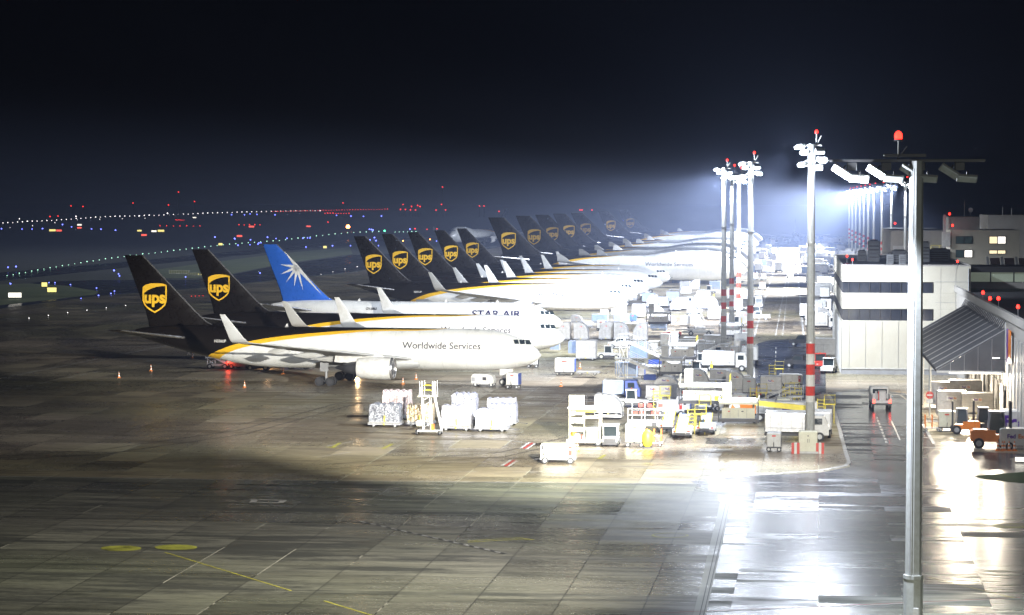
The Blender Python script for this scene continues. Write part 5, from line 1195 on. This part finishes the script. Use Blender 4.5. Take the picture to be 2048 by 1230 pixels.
q = TB @ Vector((-3.4, 9.5, 5.0)); spot('dock_lamp', q, (q.x-4, q.y-20, 0), 7000, 150, .6, (1.0, .88, .7), .25)
for px, py, lab in ((1966, 588, 'leftmost red lamp on the warehouse roof'), (1980, 600, 'second red lamp from the left on the warehouse roof'), (1997, 600, 'third red lamp from the left on the warehouse roof'), (2036, 617, 'largest red lamp on the warehouse roof at the right edge')):
    p = G(px, py, HW+.5); beacon_thing((p.x, p.y, HW-.5), lab, h=1.0, r=.2)
# link building with lit glazing behind the warehouse roof
p = Dd(1936, 533, 345); LB = bframe('link_building', (p.x, p.y, 0)); tag(LB, 'flat-roofed link building with a long dim lit glass band', 'building')
b = MB(); b.box((40, 5, 5.9), (80, 10, 11.8), m_wall2, ch=.02); b.box((40, 5.2, 12.5), (80, 9.4, 1.4), darkmet, ch=.02); b.build('wall', LB)
for i in range(12): b = MB(); b.box((1.6+i*3.3, .35, 12.55), (3.1, .1, 1.35), m_glz); b.build('window', LB)
b = MB(); b.box((40, 4.8, 13.7), (80.5, 10.6, .8), m_roofd); b.build('roof', LB)
# beige block with four windows
p = Dd(1889, 458, 430); BB = bframe('beige_block', (p.x, p.y, 0)); tag(BB, 'beige block with four windows, two of them brightly lit', 'building')
b = MB(); b.box((7.2, 8, 9.15), (12.2, 16, 18.3), m_wall, ch=.03); b.build('wall', BB)
s_ = 4700/430.
def winb(px0, py0, px1, py1, ma, mb):
    x0, x1 = (px0-1889)/s_, (px1-1889)/s_; z1, z0 = CAMZ-(py0-402)/s_, CAMZ-(py1-402)/s_
    b = MB(); b.box(((x0+x1)/2, -.06, (z0+z1)/2), (x1-x0+.2, .1, z1-z0+.2), darkmet, ch=.01); f = b.build('window', BB)
    b = MB(); b.box((x0+(x1-x0)*.24, -.13, (z0+z1)/2), ((x1-x0)*.46, .04, z1-z0), ma, ch=.01); b.box((x0+(x1-x0)*.76, -.13, (z0+z1)/2), ((x1-x0)*.46, .04, z1-z0), mb, ch=.01); b.build('pane', f)
winb(1912, 472, 1943, 485, m_wing_d, m_wing_d); winb(1976, 472, 2007, 485, m_winlit, m_winwhite); winb(1912, 499, 1943, 512, m_wing_d, m_winwhite); winb(1976, 499, 2007, 505, m_winlit, m_winlit)
b = MB(); 
for i in range(5): b.box((.3, -.2, 3+i*3.4), (1.5, .5, 2.6), white)
b.box((.0, .2, 10.5), (.5, .5, 21), lgrey); b.build('stair_tower', BB)
b = MB(); b.box((3.6, 6, 19.5), (5.6, 8, 2.4), m_wall2); b.build('roof_room', BB)
b = MB(); b.cyl((3.8, 4, 20.7), (3.8, 4, 23.5), .08, n=6, m=grey); b.cyl((4.9, 4, 20.7), (4.9, 4, 21.6), .05, n=6, m=grey); b.cyl((4.9, 3.9, 21.9), (4.9, 4.05, 21.9), .4, n=14, m=lgrey); b.build('antenna', BB)
for px, py, lab in ((1899, 431, 'red lamp on top of the beige block stair tower'), (1905, 454, 'red lamp on the beige block roof edge')):
    p = Dd(px, py, 429); beacon_thing((p.x, p.y, p.z-.8), lab, r=.2)
p = Dd(1975, 500, 450); b = MB(); BX = bframe('dark_hall', (p.x, p.y+14, 0)); tag(BX, 'tall dark hall rising behind the beige block at the right edge', 'building'); b.box((14, 10, 10.4), (26, 20, 20.8), m_wall2, ch=.02); b.build('wall', BX)
b = MB(); b.cyl((3.8, 0, 20.8), (3.8, 0, 22.3), .12, n=6, m=grey); b.cyl((5.5, 0, 20.8), (5.5, 0, 22.1), .12, n=6, m=grey); b.build('vent_pipe', BX)
p = Dd(1978, 545, 372); SK = bframe('sloped_skylight', (p.x, p.y, 0)); tag(SK, 'row of slanted brownish skylight panels with pale ribs at the right edge', 'skylight')
b = MB(); b.box((9, 4, 6), (18, 8, 12.2), m_wall2, ch=.02); b.build('wall', SK)
for i in range(5): b = MB(); b.prism([(0, 12.2), (3.5, 14.6), (3.5, 14.4), (0, 12.0)], 'x', i*2.2+.4, i*2.2+1.9, paint('brown_panel', (.14, .10, .09), .4)); b.build('glass_panel', SK)
b = MB()
for i in range(6): b.prism([(-.1, 12.25), (3.6, 14.8), (3.6, 14.4), (-.1, 12.0)], 'x', i*2.2-.15, i*2.2+.25, lgrey)
b.build('rib', SK)
p = Dd(1782, 462, 640); GH = bframe('grey_hangar', (p.x, p.y, 0)); tag(GH, 'pale grey hangar far behind the close mast', 'building'); b = MB(); b.box((7.5, 30, 7.8), (15, 60, 15.6), m_wall2, ch=.02); b.build('wall', GH)
b = MB(); b.box((4, -.5, 3), (6, 1, 6), white); b.box((11, -.6, 2.5), (5, 1.2, 5), yellow); b.box((5, -.1, 11), (9, .3, 1), lgrey); b.build('annex', GH)
p = Dd(1862, 497, 500); YS = bframe('yellow_walkway', (p.x, p.y, 0)); tag(YS, 'yellowish lit walkway tower between the grey hangar and the beige block', 'walkway'); b = MB()
for z in (4, 7, 10, 13): b.box((1.6, 1, z), (3.6, 2, .25), beige); rails(b, [(0, 0, z+.1), (3.4, 0, z+.1)], 1.1, yellow, .05)
for x in (0, 1.7, 3.4): b.box((x, .1, 7), (.2, .2, 14), beige)
b.build('frame', YS)
p = Dd(1790, 449, 640); beacon_thing((p.x, p.y, p.z-.8), 'red lamp on the far hangar left of the close mast', r=.25)

# ================================================================== ground equipment, front to back
CG = 'traffic cones round the parked jets'
for px, py, lab in ((238, 756, 'leftmost orange and white cone, lower left of the first fin'), (302, 742, 'orange cone second from the left near the first tail'), (385, 716, 'orange cone just left of the first belly'), (489, 775, 'orange cone in front of the first jet, left of its main wheels'), (566, 748, 'orange cone under the rear belly of the first jet'),
    (806, 768, 'orange cone below the engine of the first jet'), (832, 759, 'orange cone right of and behind the one below the engine'), (1122, 773, 'orange cone in the open apron right of the first nose'), (1160, 737, 'orange cone by the blue and white box cart'), (1155, 903, 'orange cone right behind the beige power cart')):
    put('cone', px, py, 0, lab, CG)
put('vanunit', 968, 773, -6, 'white rounded start cart under the first nose'); put('boxcart', 1027, 777, -10, 'white box cart with blue side beside the nose wheel', l=1.6, w=1.3, h=1.5, col='white', side='blue')
put('boxcart', 1066, 735, 0, 'small dark cart under the second nose', l=1.5, w=1.2, h=.8, col='white', side='dark'); put('gpu', 1117, 926, 0, 'beige power cart with red box alone on the front apron', l=3.1, w=1.5, h=1.3, col='beige')
PL = [(772, 853, 3.2, 1.9, 'black', 'dark film-wrapped load at the front left of the pallet group'), (795, 838, 2.9, 2.6, 'pink', 'tall pinkish wrapped load at the rear left of the pallet group'), (842, 852, 2.6, 1.75, 'tan', 'tan wrapped load behind the lattice tower'),
      (915, 860, 3.0, 2.0, 'white', 'white wrapped load right of the lattice tower'), (930, 842, 2.6, 2.5, 'grey', 'tall wrapped load rear of the white one'), (985, 862, 3.2, 1.75, 'white', 'wrapped load at the front right of the pallet group'),
      (1006, 850, 2.9, 1.75, 'grey', 'wrapped load behind the front right one'), (1004, 838, 3.0, 1.75, 'white', 'rearmost wrapped load at the right of the pallet group')]
for i, (px, py, l_, h_, c, lab) in enumerate(PL):
    o = put('dolly', px, py, 0, 'dolly under the '+lab, 'dollies under the wrapped loads', l=l_+.2, w=2.4, col='grey'); put('pallet', px, py, 0, lab, 'film-wrapped pallet loads', z=.58, l=l_, w=2.2, h=h_, col=c, seed=i+1)
put('tower', 858, 869, 0, 'white lattice access tower with open top platform', loc=None)
put('highloader', 1171, 890, 0, 'tall beige lift platform with basket, left of the white tractor'); put('fedcont', 1218, 838, 0, 'grey container behind the white cab tractor', 'grey parcel containers', z=.3, w=2.9, d=2.4, h=2.4, side='r'); put('dolly', 1218, 838, 0, 'dolly under the grey container behind the white cab tractor', 'loaded dollies', l=3.0, z=.3)
put('tugfront', 1222, 891, 0, 'white cab tractor facing the camera left of the beige box cart', 'tow tractors'); put('boxcart', 1270, 893, 0, 'tall beige box cart right of the white cab tractor', l=1.8, w=1.4, h=1.75, col='beige', side='beige')
put('reel', 1295, 896, 0, 'yellow covered reel right of the beige box cart', scale=1.1); put('trolley', 1308, 892, 0, 'orange posted trolley behind the yellow cover'); put('redrail', 1298, 863, 0, 'white stanchion carrier with red panels and green side'); 
put('belt', 1366, 872, 0, 'white belt loader facing the camera, larger and nearer of the pair', 'belt loaders', l=7.5); put('belt', 1412, 866, 0, 'white belt loader right of the larger one', 'belt loaders', l=6.0, up=1.0); put('belt', 1338, 862, 0, 'belt loader half hidden left of the larger one', 'belt loaders', l=5.5, up=1.1)
put('loader', 1410, 850, 0, 'grey roller loader behind the belt loaders with yellow ladder', 'cargo loaders', col='beige', l=5.2, d=3.5, z=2.2); put('ystairs', 1382, 868, 0, 'yellow ladder stand between the belt loaders')
put('loader', 1478, 884, 0, 'beige cargo loader with black bumper, nearest of its kind', 'cargo loaders', col='beige', l=3.7, d=5.0, z=2.0, rail=False); put('orangebox', 1482, 846, 0, 'white trailer with orange shapes above the beige loader')
put('boxcart', 1548, 902, 0, 'dark tractor cart with blue top in front of the silver truck', l=1.35, w=1.8, h=1.3, col='grey', side='dark'); put('truck', 1592, 880, 0, 'silver tank truck with white cab behind the mast cabinet', 'service trucks', body='silver', l=6.4, h=1.9, cabcol='white')
put('fedbox', 1592, 848, 0, 'white trailer with large purple and orange letters behind the silver truck', l=4.4, h=1.8, s=1.15); put('boom', 1530, 857, 0, 'yellow boom lift lying above the trailers'); put('cabinet', 1616, 906, 0, 'beige electrical cabinet at the foot of the nearest banded mast')
put('block', 1591, 907, 0, 'red and white block left of the mast cabinet', 'striped blocks by the mast cabinet'); put('block', 1640, 907, 0, 'red and white block right of the mast cabinet', 'striped blocks by the mast cabinet')
put('ystairs', 1572, 818, 0, 'yellow ladder stand left of the banded mast'); put('ystairs', 1596, 820, 180, 'yellow platform stand right beside the banded mast'); put('tug', 1263, 814, 180, 'white tractor with dark cab by the stairs', 'tow tractors', col='white')
put('truck', 1243, 802, 0, 'dark blue truck behind the white tractor by the stairs', 'service trucks', body='blue', l=4.5, h=1.6, cabcol='blue')
for px, py, w_, h_, sd, lab in ((1307, 806, 1.6, 1.7, 'c', 'narrow grey parcel container right of the white tractor'), (1337, 806, 2.1, 1.75, 'c', 'wider grey parcel container beside the narrow one'), (1398, 787, 2.4, 2.6, 'r', 'grey parcel container with rounded right shoulder above the red panels'), (1472, 790, 2.4, 2.5, 'r', 'grey parcel container left of the grey cabinet'), (1542, 792, 2.5, 2.0, 'n', 'squat grey parcel container near the road bend'), (1332, 790, 3.2, 1.9, 'b', 'round-topped grey parcel container behind the pair'), (1441, 770, 2.6, 1.6, 'n', 'grey flat-sided container behind the rounded one')):
    put('dolly', px, py, 0, 'dolly under the '+lab, 'loaded dollies', l=w_+.2, z=.4); put('fedcont', px, py, 0, lab, 'grey parcel containers', z=.42, w=w_, d=2.2, h=h_, side=sd)
put('boxcart', 1498, 792, 0, 'grey cabinet cart between two parcel containers', l=1.5, w=1.2, h=1.7, col='grey', side='grey'); put('block', 1517, 790, 0, 'small red and white block by the grey cabinet cart')
put('stairs', 1290, 770, -6, 'nearer white mobile stairs left of the parcel containers', 'mobile stairs', top=3.4, l=7.5); put('stairs', 1298, 738, -6, 'second white mobile stairs, behind the nearer one', 'mobile stairs', top=3.9, l=8.5)
put('loader', 1366, 755, 0, 'white scissor cargo loader with dark lower bays', 'cargo loaders', col='white', l=3.6, d=5, z=2.4); put('loader', 1345, 775, 0, 'white loader in front of the scissor loader', 'cargo loaders', col='white', l=3.0, d=4, z=1.6, rail=False)
put('tug', 1392, 752, 0, 'white tractor with green windows beside the scissor loader', 'tow tractors', col='white'); put('redrail', 1392, 818, 0, 'white carrier with red bands in front of the yellow ladder')
put('truck', 1395, 715, 0, 'white truck left of the slim masts near the stairs foot', 'service trucks', body='white', l=6, h=1.7, cabcol='white'); put('truck', 1450, 742, 0, 'white truck in front of the slim masts', 'service trucks', body='white', l=6.5, h=1.8, cabcol='white'); put('stairs', 1420, 728, 175, 'white mobile stairs between the two white trucks', 'mobile stairs', top=3.0, l=6)
put('truck', 1545, 842, 0, 'small white truck under the yellow boom', 'service trucks', body='white', l=4.5, h=1.3, cabcol='beige'); put('person', 1423, 748, 0, 'person in a yellow vest standing by the white tractor')
put('truck', 1640, 872, 88, 'white truck cab right of the banded mast', 'service trucks', body='white', l=5.5, h=1.7, cabcol='white'); put('stairs', 1560, 835, 180, 'low white stairs right of the yellow boom', 'mobile stairs', top=2.4, l=5, truck=False)
# second field: carts, containers under and beyond the noses
put('boxcart', 1130, 750, 0, 'blue and white box cart right of the second nose', l=2.7, w=1.7, h=1.8, col='white', side='blue'); put('dolly', 1176, 755, 0, 'empty low dolly right of the blue and white box cart', 'empty dollies', l=3.0, w=1.8, z=.35)
put('igloo', 1173, 720, 0, 'grey square container with a door in front of the round ones', z=.45, w=2.9, d=2.2, h=2.5, side='n', col='dull', mark=False); put('dolly', 1173, 720, 0, 'dolly under the grey square container', 'loaded dollies', l=3.0)
put('tug', 1217, 718, 180, 'white tractor lit red by its tail lamps', 'tow tractors', col='white'); put('igloo', 1146, 712, 0, 'pale blue container left of the grey square one', z=.4, w=1.3, d=1.5, h=1.9, side='n', col='blue', mark=False)
put('igloo', 1276, 722, 0, 'blue-grey container with rounded left side behind the stairs', z=.45, w=2.8, d=2.2, h=2.4, side='l', col='blue', mark=False); put('pickup', 1243, 697, 180, 'white pickup truck in front of the round containers', 'pickup trucks'); put('dolly', 1255, 706, 0, 'empty dolly below the white pickup truck', 'empty dollies', l=4.0, w=2.0, z=.4)
put('igloo', 1110, 705, 0, 'light box cart at the tip of the second nose', z=.4, w=1.4, d=1.5, h=1.3, side='n', col='blue', mark=False)
IG = [(1127, 681, 'l', 'round-sided container at the tip of the third nose'), (1163, 681, 'r', 'second round-sided container right of the third nose'), (1213, 680, 'l', 'third round-sided container in the row behind the second nose'), (1243, 681, 'r', 'fourth round-sided container, back to back with the third'), (1281, 682, 'l', 'last round-sided container of that row, by the white steps')]
for px, py, sd, lab in IG: put('igloo', px, py, 0, lab, 'round-sided containers', z=.45, w=2.35, d=2.2, h=2.65, side=sd); put('dolly', px, py, 0, 'dolly under the '+lab, 'loaded dollies', l=2.5)
R2 = [(1154, 651, 2.0, 1.55, 'r', 'silver', 'small silver container above the third nose'), (1200, 650, 2.9, 1.6, 'n', 'blue', 'pale blue cut-corner container right of the small silver one'), (1243, 650, 2.7, 1.55, 'n', 'blue', 'pale blue container left of the deep blue cart'), (1341, 652, 2.1, 1.6, 'r', 'silver', 'small silver container left of the pale steps'), (1371, 652, 1.7, 1.5, 'n', 'silver', 'narrow silver container right at the pale steps'), (1312, 640, 3.2, 2.3, 'b', 'silver', 'wide round-topped container above the white loader'), (1278, 636, 2.6, 2.4, 'n', 'silver', 'tall silver container with door above the deep blue cart'), (1238, 632, 3.0, 2.2, 'n', 'silver', 'tall silver container partly under the fourth nose'), (1352, 622, 2.4, 2.1, 'l', 'silver', 'silver container with slanted top behind the round-topped one'), (1390, 628, 3.0, 2.6, 'l', 'silver', 'silver container behind the pale steps'), (1325, 615, 2.6, 1.9, 'n', 'blue', 'pale blue container behind the round-topped one'), (1297, 606, 2.8, 1.9, 'n', 'blue', 'pale blue container under the fifth nose'), (1372, 590, 2.6, 1.9, 'b', 'silver', 'round container below the first jumb belly'.replace('jumb', 'humped')), (1345, 596, 2.8, 1.2, 'n', 'dull', 'low grey container left of the round one under the humped belly'), (1408, 600, 2.9, 1.8, 'n', 'silver', 'silver container right of the round one under the humped belly')]
for px, py, w_, h_, sd, c, lab in R2: put('igloo', px, py, 0, lab, 'silver and blue containers', z=.42, w=w_, d=2.2, h=h_, side=('c' if 'cut-corner' in lab else sd), col=c, mark=(c == 'silver')); put('dolly', px, py, 0, 'dolly under the '+lab, 'loaded dollies', l=w_+.1, z=.42)
put('boxcart', 1266, 646, 0, 'deep blue box cart between pale containers', l=1.3, w=1.2, h=1.2, col='blue', side='blue'); put('loader', 1318, 672, 0, 'white loader with dark window right of the round-sided row', 'cargo loaders', col='white', l=4.0, d=3.5, z=2.0, rail=False); put('tug', 1345, 675, 0, 'small red and white tractor by the white loader', 'tow tractors', col='red', cab=False)
put('stairs', 1392, 662, -70, 'pale green-tinted steps seen from below left of the slim masts', 'mobile stairs', top=3.0, l=5.5, truck=False); put('beltside', 1396, 671, 0, 'long low conveyor vehicle left of the slim masts'); put('pickup', 1518, 640, 180, 'white pickup truck at the left edge of the road', 'pickup trucks'); put('dolly', 1365, 690, 0, 'empty dolly below the conveyor vehicle', 'empty dollies', l=4.2, w=2.0, z=.4)
put('tug', 1418, 587, 180, 'white high tractor under the nearest humped jet', 'tow tractors', col='white'); put('truck', 1500, 730, 90, 'white truck foot right of the slim masts', 'service trucks', body='white', l=6, h=1.8, cabcol='white')
put('tug', 1658, 745, 80, 'red and white tractor left of the office block corner', 'tow tractors', col='white'); put('tug', 1640, 735, 95, 'tractor half hidden by the banded mast beside the office block', 'tow tractors', col='red'); put('igloo', 1647, 712, 0, 'pale container by the left wall of the office block', z=.3, w=3.5, d=2.5, h=2.4, side='n', col='white', mark=False)
for i, (px, py) in enumerate(((1643, 660), (1650, 600), (1655, 577), (1648, 550), (1640, 535))): put('truck', px, py, 88 if i % 2 else 3, ('nearest', 'second', 'third', 'fourth', 'farthest')[i]+' white truck in the yard between the banded mast and the office block', 'yard trucks', body='white', l=6, h=2.2, cabcol='white')
# road traffic
put('roadtruck', 1760, 817, 4, 'white service truck driving away on the dark road, tail lamps lit'); put('pickup', 1606, 692, 170, 'dark car with red tail lamp at the road bend', 'cars on the road', col='dark', lit=True); put('pickup', 1600, 735, 170, 'second dark car behind the banded mast on the road', 'cars on the road', col='dark', lit=True)
put('pickup', 1580, 556, 88, 'white car driving on the pale road in the distance', 'cars on the road', col='white'); put('truck', 1558, 545, 88, 'white lorry with bright lamps far along the road', 'service trucks', body='white', l=7, h=2.4, cabcol='white')
# by the warehouse
put('noentry', 1859, 832, 0, 'round red no-entry sign on a post by the road edge'); put('trolley', 1864, 862, 0, 'low orange and grey trolley beside the no-entry sign'); put('boxcart', 1893, 862, 0, 'pale green-grey box cart right of the no-entry sign', l=1.7, w=1.4, h=1.6, col='beige', side='grey')
for i, (px, py, w_, h_, lab) in enumerate(((1885, 815, 3.0, 2.9, 'large silver container deepest under the canopy'), (1903, 838, 3.2, 3.0, 'large silver container under the canopy, front left'), (1953, 840, 3.3, 2.9, 'large silver container under the canopy, front right'), (1930, 815, 3.6, 3.1, 'large silver container with green strip behind the front pair'))):
    p = G(px, py); put('fedcont', px, py, 0, lab, 'containers under the canopy', z=.45, w=w_, d=2.4, h=h_-.4, side='n'); put('dolly', px, py, 0, 'dolly under the '+lab, 'loaded dollies', l=w_+.1, z=.45)
put('forklift', 1930, 868, 175, 'orange forklift with dark cab in front of the silver containers', 'forklifts', col='orange'); put('forklift', 1972, 866, 180, 'black forklift with tall mast right of the orange one', 'forklifts', col='black'); put('forklift', 1984, 896, 0, 'larger orange forklift with raised black mast behind the cones', 'forklifts', col='orange', scale=1.35)
for i, px in enumerate((1996, 2005, 2009, 2018, 2029)): put('cone', px, 902, 0, ('first', 'second', 'third', 'fourth', 'fifth')[i]+' cone from the left in the row of five by the large forklift', 'cones by the forklift', scale=1.1)
for i, (px, py) in enumerate(((1981, 860), (1988, 865), (1995, 872), (2003, 880))): put('bollard', px, py, 0, ('first', 'second', 'third', 'fourth')[i]+' of four tall red and white posts behind the large forklift', 'striped posts')
put('fedbox', 2046, 880, 0, 'white trailer with giant purple letters cut by the right edge', l=4.2, h=2.4, s=1.6); put('van', 2050, 898, 0, 'white delivery van at the right edge in front of the trailer')
put('sign', 2044, 926, 0, 'small lit white sign at the grass verge', 'lit airfield signs', col='white', scale=.35)
# equipment around the first jet's rear wheels
put('stairs', 437, 737, 0, 'small dark-lit steps under the tail of the first jet', 'mobile stairs', top=1.6, l=3.2, truck=False); put('tug', 520, 740, 0, 'tractor partly hidden behind the rear belly of the first jet', 'tow tractors', col='grey'); put('tug', 600, 738, 0, 'red tractor glowing behind the main wheels of the first jet', 'tow tractors', col='red'); put('belt', 490, 738, 70, 'belt loader behind the rear belly of the first jet', 'belt loaders', l=5.5, up=1.2)
for px, py, lab in ((455, 735, 'red tail lamp glowing under the first tail'), ): pass
# far field between the masts and the end of the road: rows of carts, containers and trucks
FG = {0: ('igloo', dict(w=2.6, d=2.2, h=2.3, side='n', col='pale', mark=False)), 1: ('igloo', dict(w=2.4, d=2.2, h=2.5, side='r', col='silver', mark=False)), 2: ('truck', dict(body='white', l=6.5, h=2.2, cabcol='white')), 3: ('dolly', dict(l=3.4)), 4: ('igloo', dict(w=2.8, d=2.2, h=2.2, side='n', col='blue', mark=False)), 5: ('tug', dict(col='white'))}
rn = random.Random(11)
rows = [(1504, 1520, 632, 1), (1504, 1524, 615, 2), (1504, 1524, 597, 2), (1505, 1528, 580, 2), (1505, 1532, 560, 3), (1505, 1536, 545, 4), (1508, 1542, 532, 5), (1510, 1548, 520, 6), (1515, 1556, 511, 7), (1525, 1564, 503, 7), (1525, 1668, 494, 18), (1530, 1700, 487, 20), (1535, 1720, 482, 20),
        (1604, 1668, 546, 5), (1604, 1668, 530, 7), (1602, 1668, 518, 8), (1601, 1668, 508, 9), (1600, 1690, 500, 12), (1616, 1662, 566, 4), (1618, 1660, 590, 3), (1620, 1658, 620, 3), (1622, 1655, 640, 2)]
RNAME = 'far equipment standing along the pale road near its distant end'
for k, (x0, x1, y, n_) in enumerate(rows):
    for i in range(n_):
        px = x0+(x1-x0)*(i+.5)/n_+rn.uniform(-2, 2)
        if 1556 < px < 1600 and y < 560: continue
        t = rn.choice((0, 0, 1, 2, 3, 4, 5) if y < 560 else (3, 3, 1, 3, 5)) if px < 1600 else rn.choice((0, 1, 2, 2, 4))
        kd, kw = FG[t]; nm = {0: 'white square container', 1: 'silver container', 2: 'white truck', 3: 'empty dolly', 4: 'pale blue container', 5: 'white tractor'}[t]
        side = 'left' if px < 1580 else 'right'; far = 'far end' if y < 500 else ('distant stretch' if y < 550 else 'near stretch')
        put(kd, px, y+rn.uniform(-1, 1), 90 if (px < 1620 and t in (2, 5)) else rn.choice((0, 0, 90, 5)), '%s on the %s of the pale road, %s' % (nm, side, far), '%s %s %s' % (nm, side, far), z=None, **kw)
# carts parked along the far noses, under the bellies of the humped jets
for k in range(16):
    px = 1335+k*9.5; t = (0, 1, 4, 3)[k % 4]; kd, kw = FG[t]
    put(kd, px, 566+rn.uniform(-2, 2), 0, ('white square container', 'silver container', '', 'empty dolly', 'pale blue container')[t]+' in the row under the belly of the nearest humped jet', 'row under the humped jet %d' % t, **kw)

# crowded stand area: more rows between the noses and the slim masts
NM = {'ig_w': ('igloo', dict(w=2.6, d=2.2, h=2.3, side='n', col='pale', mark=False), 'pale square container'), 'ig_s': ('igloo', dict(w=2.4, d=2.2, h=2.5, side='r', col='silver'), 'silver round-shouldered container'),
      'ig_l': ('igloo', dict(w=2.4, d=2.2, h=2.5, side='l', col='silver'), 'silver left-rounded container'), 'ig_b': ('igloo', dict(w=2.8, d=2.2, h=2.0, side='c', col='blue', mark=False), 'pale blue cut-corner container'), 'fc': ('fedcont', dict(w=2.2, d=2.2, h=1.9, side='n'), 'grey parcel container'),
      'tr': ('truck', dict(body='silver', l=5.5, h=1.8, cabcol='white'), 'silver truck'), 'do': ('dolly', dict(l=3.2, w=2.0, z=.4), 'empty dolly'), 'tu': ('tug', dict(col='white'), 'white tractor'), 'gp': ('gpu', dict(l=3.0, w=1.6, h=1.2, col='white'), 'white power cart'),
      'lo': ('loader', dict(col='white', l=3.4, d=4.5, z=1.9), 'white cargo loader'), 'bs': ('beltside', {}, 'low conveyor vehicle'), 'bc': ('boxcart', dict(l=1.6, w=1.4, h=1.4, col='white', side='blue'), 'white box cart'), 'ys': ('ystairs', {}, 'yellow ladder stand'), 'rb': ('truck', dict(body='white', l=5.0, h=1.6, cabcol='white'), 'white truck')}
ROWS = [(1305, 1435, 703, 'level with the feet of the slim masts', ('gp', 'ig_s', 'do', 'fc', 'tu', 'ig_w')), (1400, 1500, 722, 'just left of the road bend', ('ig_w', 'tu', 'fc', 'ig_s')), (1425, 1498, 700, 'between the two nearest slim masts', ('fc', 'lo', 'ig_w')),
        (1430, 1500, 682, 'behind the slim masts', ('do', 'ig_s', 'bc')), (1225, 1330, 664, 'in front of the long silver row', ('do', 'gp', 'do', 'ig_b')), (1400, 1440, 640, 'left of the leftmost slim mast', ('lo', 'ig_w')), (1290, 1440, 618, 'below fifth nose', ('ig_l', 'do', 'ig_w', 'tr', 'ig_s')),
        (1250, 1360, 606, 'close under the middle noses', ('ig_w', 'ig_s', 'do', 'ig_b')), (1340, 1440, 583, 'near the humped belly row', ('do', 'ig_w', 'ig_l', 'do', 'ig_b')), (1445, 1500, 655, 'between the slim masts and the road', ('ig_w', 'tu', 'ig_s')), (1445, 1500, 625, 'behind the slim masts, left of the road', ('do', 'ig_w', 'do')),
        (1455, 1500, 600, 'under the big humped noses', ('ig_w', 'ig_s')), (1300, 1380, 830, 'behind the belt loaders', ('ys', 'gp', 'bc')), (1440, 1520, 822, 'behind the orange-marked trailer', ('gp', 'bc', 'ys')), (1600, 1655, 845, 'around the nearest banded mast', ('bc', 'ys')), (1525, 1600, 772, 'at the start of the road bend', ('ys', 'gp')),
        (1240, 1290, 758, 'under the mobile stairs', ('ig_b', 'bc')), (1345, 1440, 735, 'behind the scissor loader', ('ig_w', 'fc', 'tu', 'ig_b')), (1150, 1220, 664, 'in front of the small silver container', ('do', 'bc')), (1410, 1500, 775, 'between the rounded parcel containers', ('do', 'gp'))]
OR = ('leftmost', 'second', 'third', 'fourth', 'fifth', 'rightmost')
rn2 = random.Random(5)
for x0, x1, y, where, items in ROWS:
    for i, k in enumerate(items):
        kd, kw, nm = NM[k]; px = x0+(x1-x0)*(i+.5)/len(items); py = y+rn2.uniform(-3, 3)
        lab = '%s %s, %s in its row' % (nm, where, OR[i] if i < len(items)-1 else 'rightmost')
        if kd in ('igloo', 'fedcont'): put('dolly', px, py, 0, 'dolly under the %s container %s' % (OR[i] if i < len(items)-1 else 'rightmost', where), 'loaded dollies', l=2.8, z=.4); put(kd, px, py, 0, lab, 'containers in the crowded stands', z=.42, **kw)
        else: put(kd, px, py, rn2.choice((0, 180, 8, -8)) if kd in ('tug', 'truck', 'gpu') else 0, lab, nm+'s in the crowded stands', **kw)

# lit lamps on the equipment behind the first jet's wheels, and the pools they throw
for px, py, c, m_, pw, lab in ((457, 738, (1, .08, .04), m_tail, 50, 'red tail lamp of a cart under the tail of the first jet'), (602, 738, (1, .12, .05), m_tail, 110, 'red-orange lamp behind the main wheels of the first jet'), (714, 752, (1, .62, .3), m_head, 1100, 'warm headlamp behind the engine of the first jet'), (536, 737, (1, .6, .3), m_head, 250, 'small warm lamp behind the rear belly of the first jet')):
    p = G(px, py); o = empty('vehicle_lamp', p); tag(o, lab, 'lamp', 'lamps behind the first jet'); b = MB(); b.cyl((0, 0, 0), (0, 0, .9), .05, n=6, m=darkmet); b.build('post', o)
    b = MB(); b.box((0, -.06, 1.0), (.32, .14, .22), m_); b.build('lamp', o); glow('lamp_light', (p.x, p.y-.4, 1.0), pw, c)
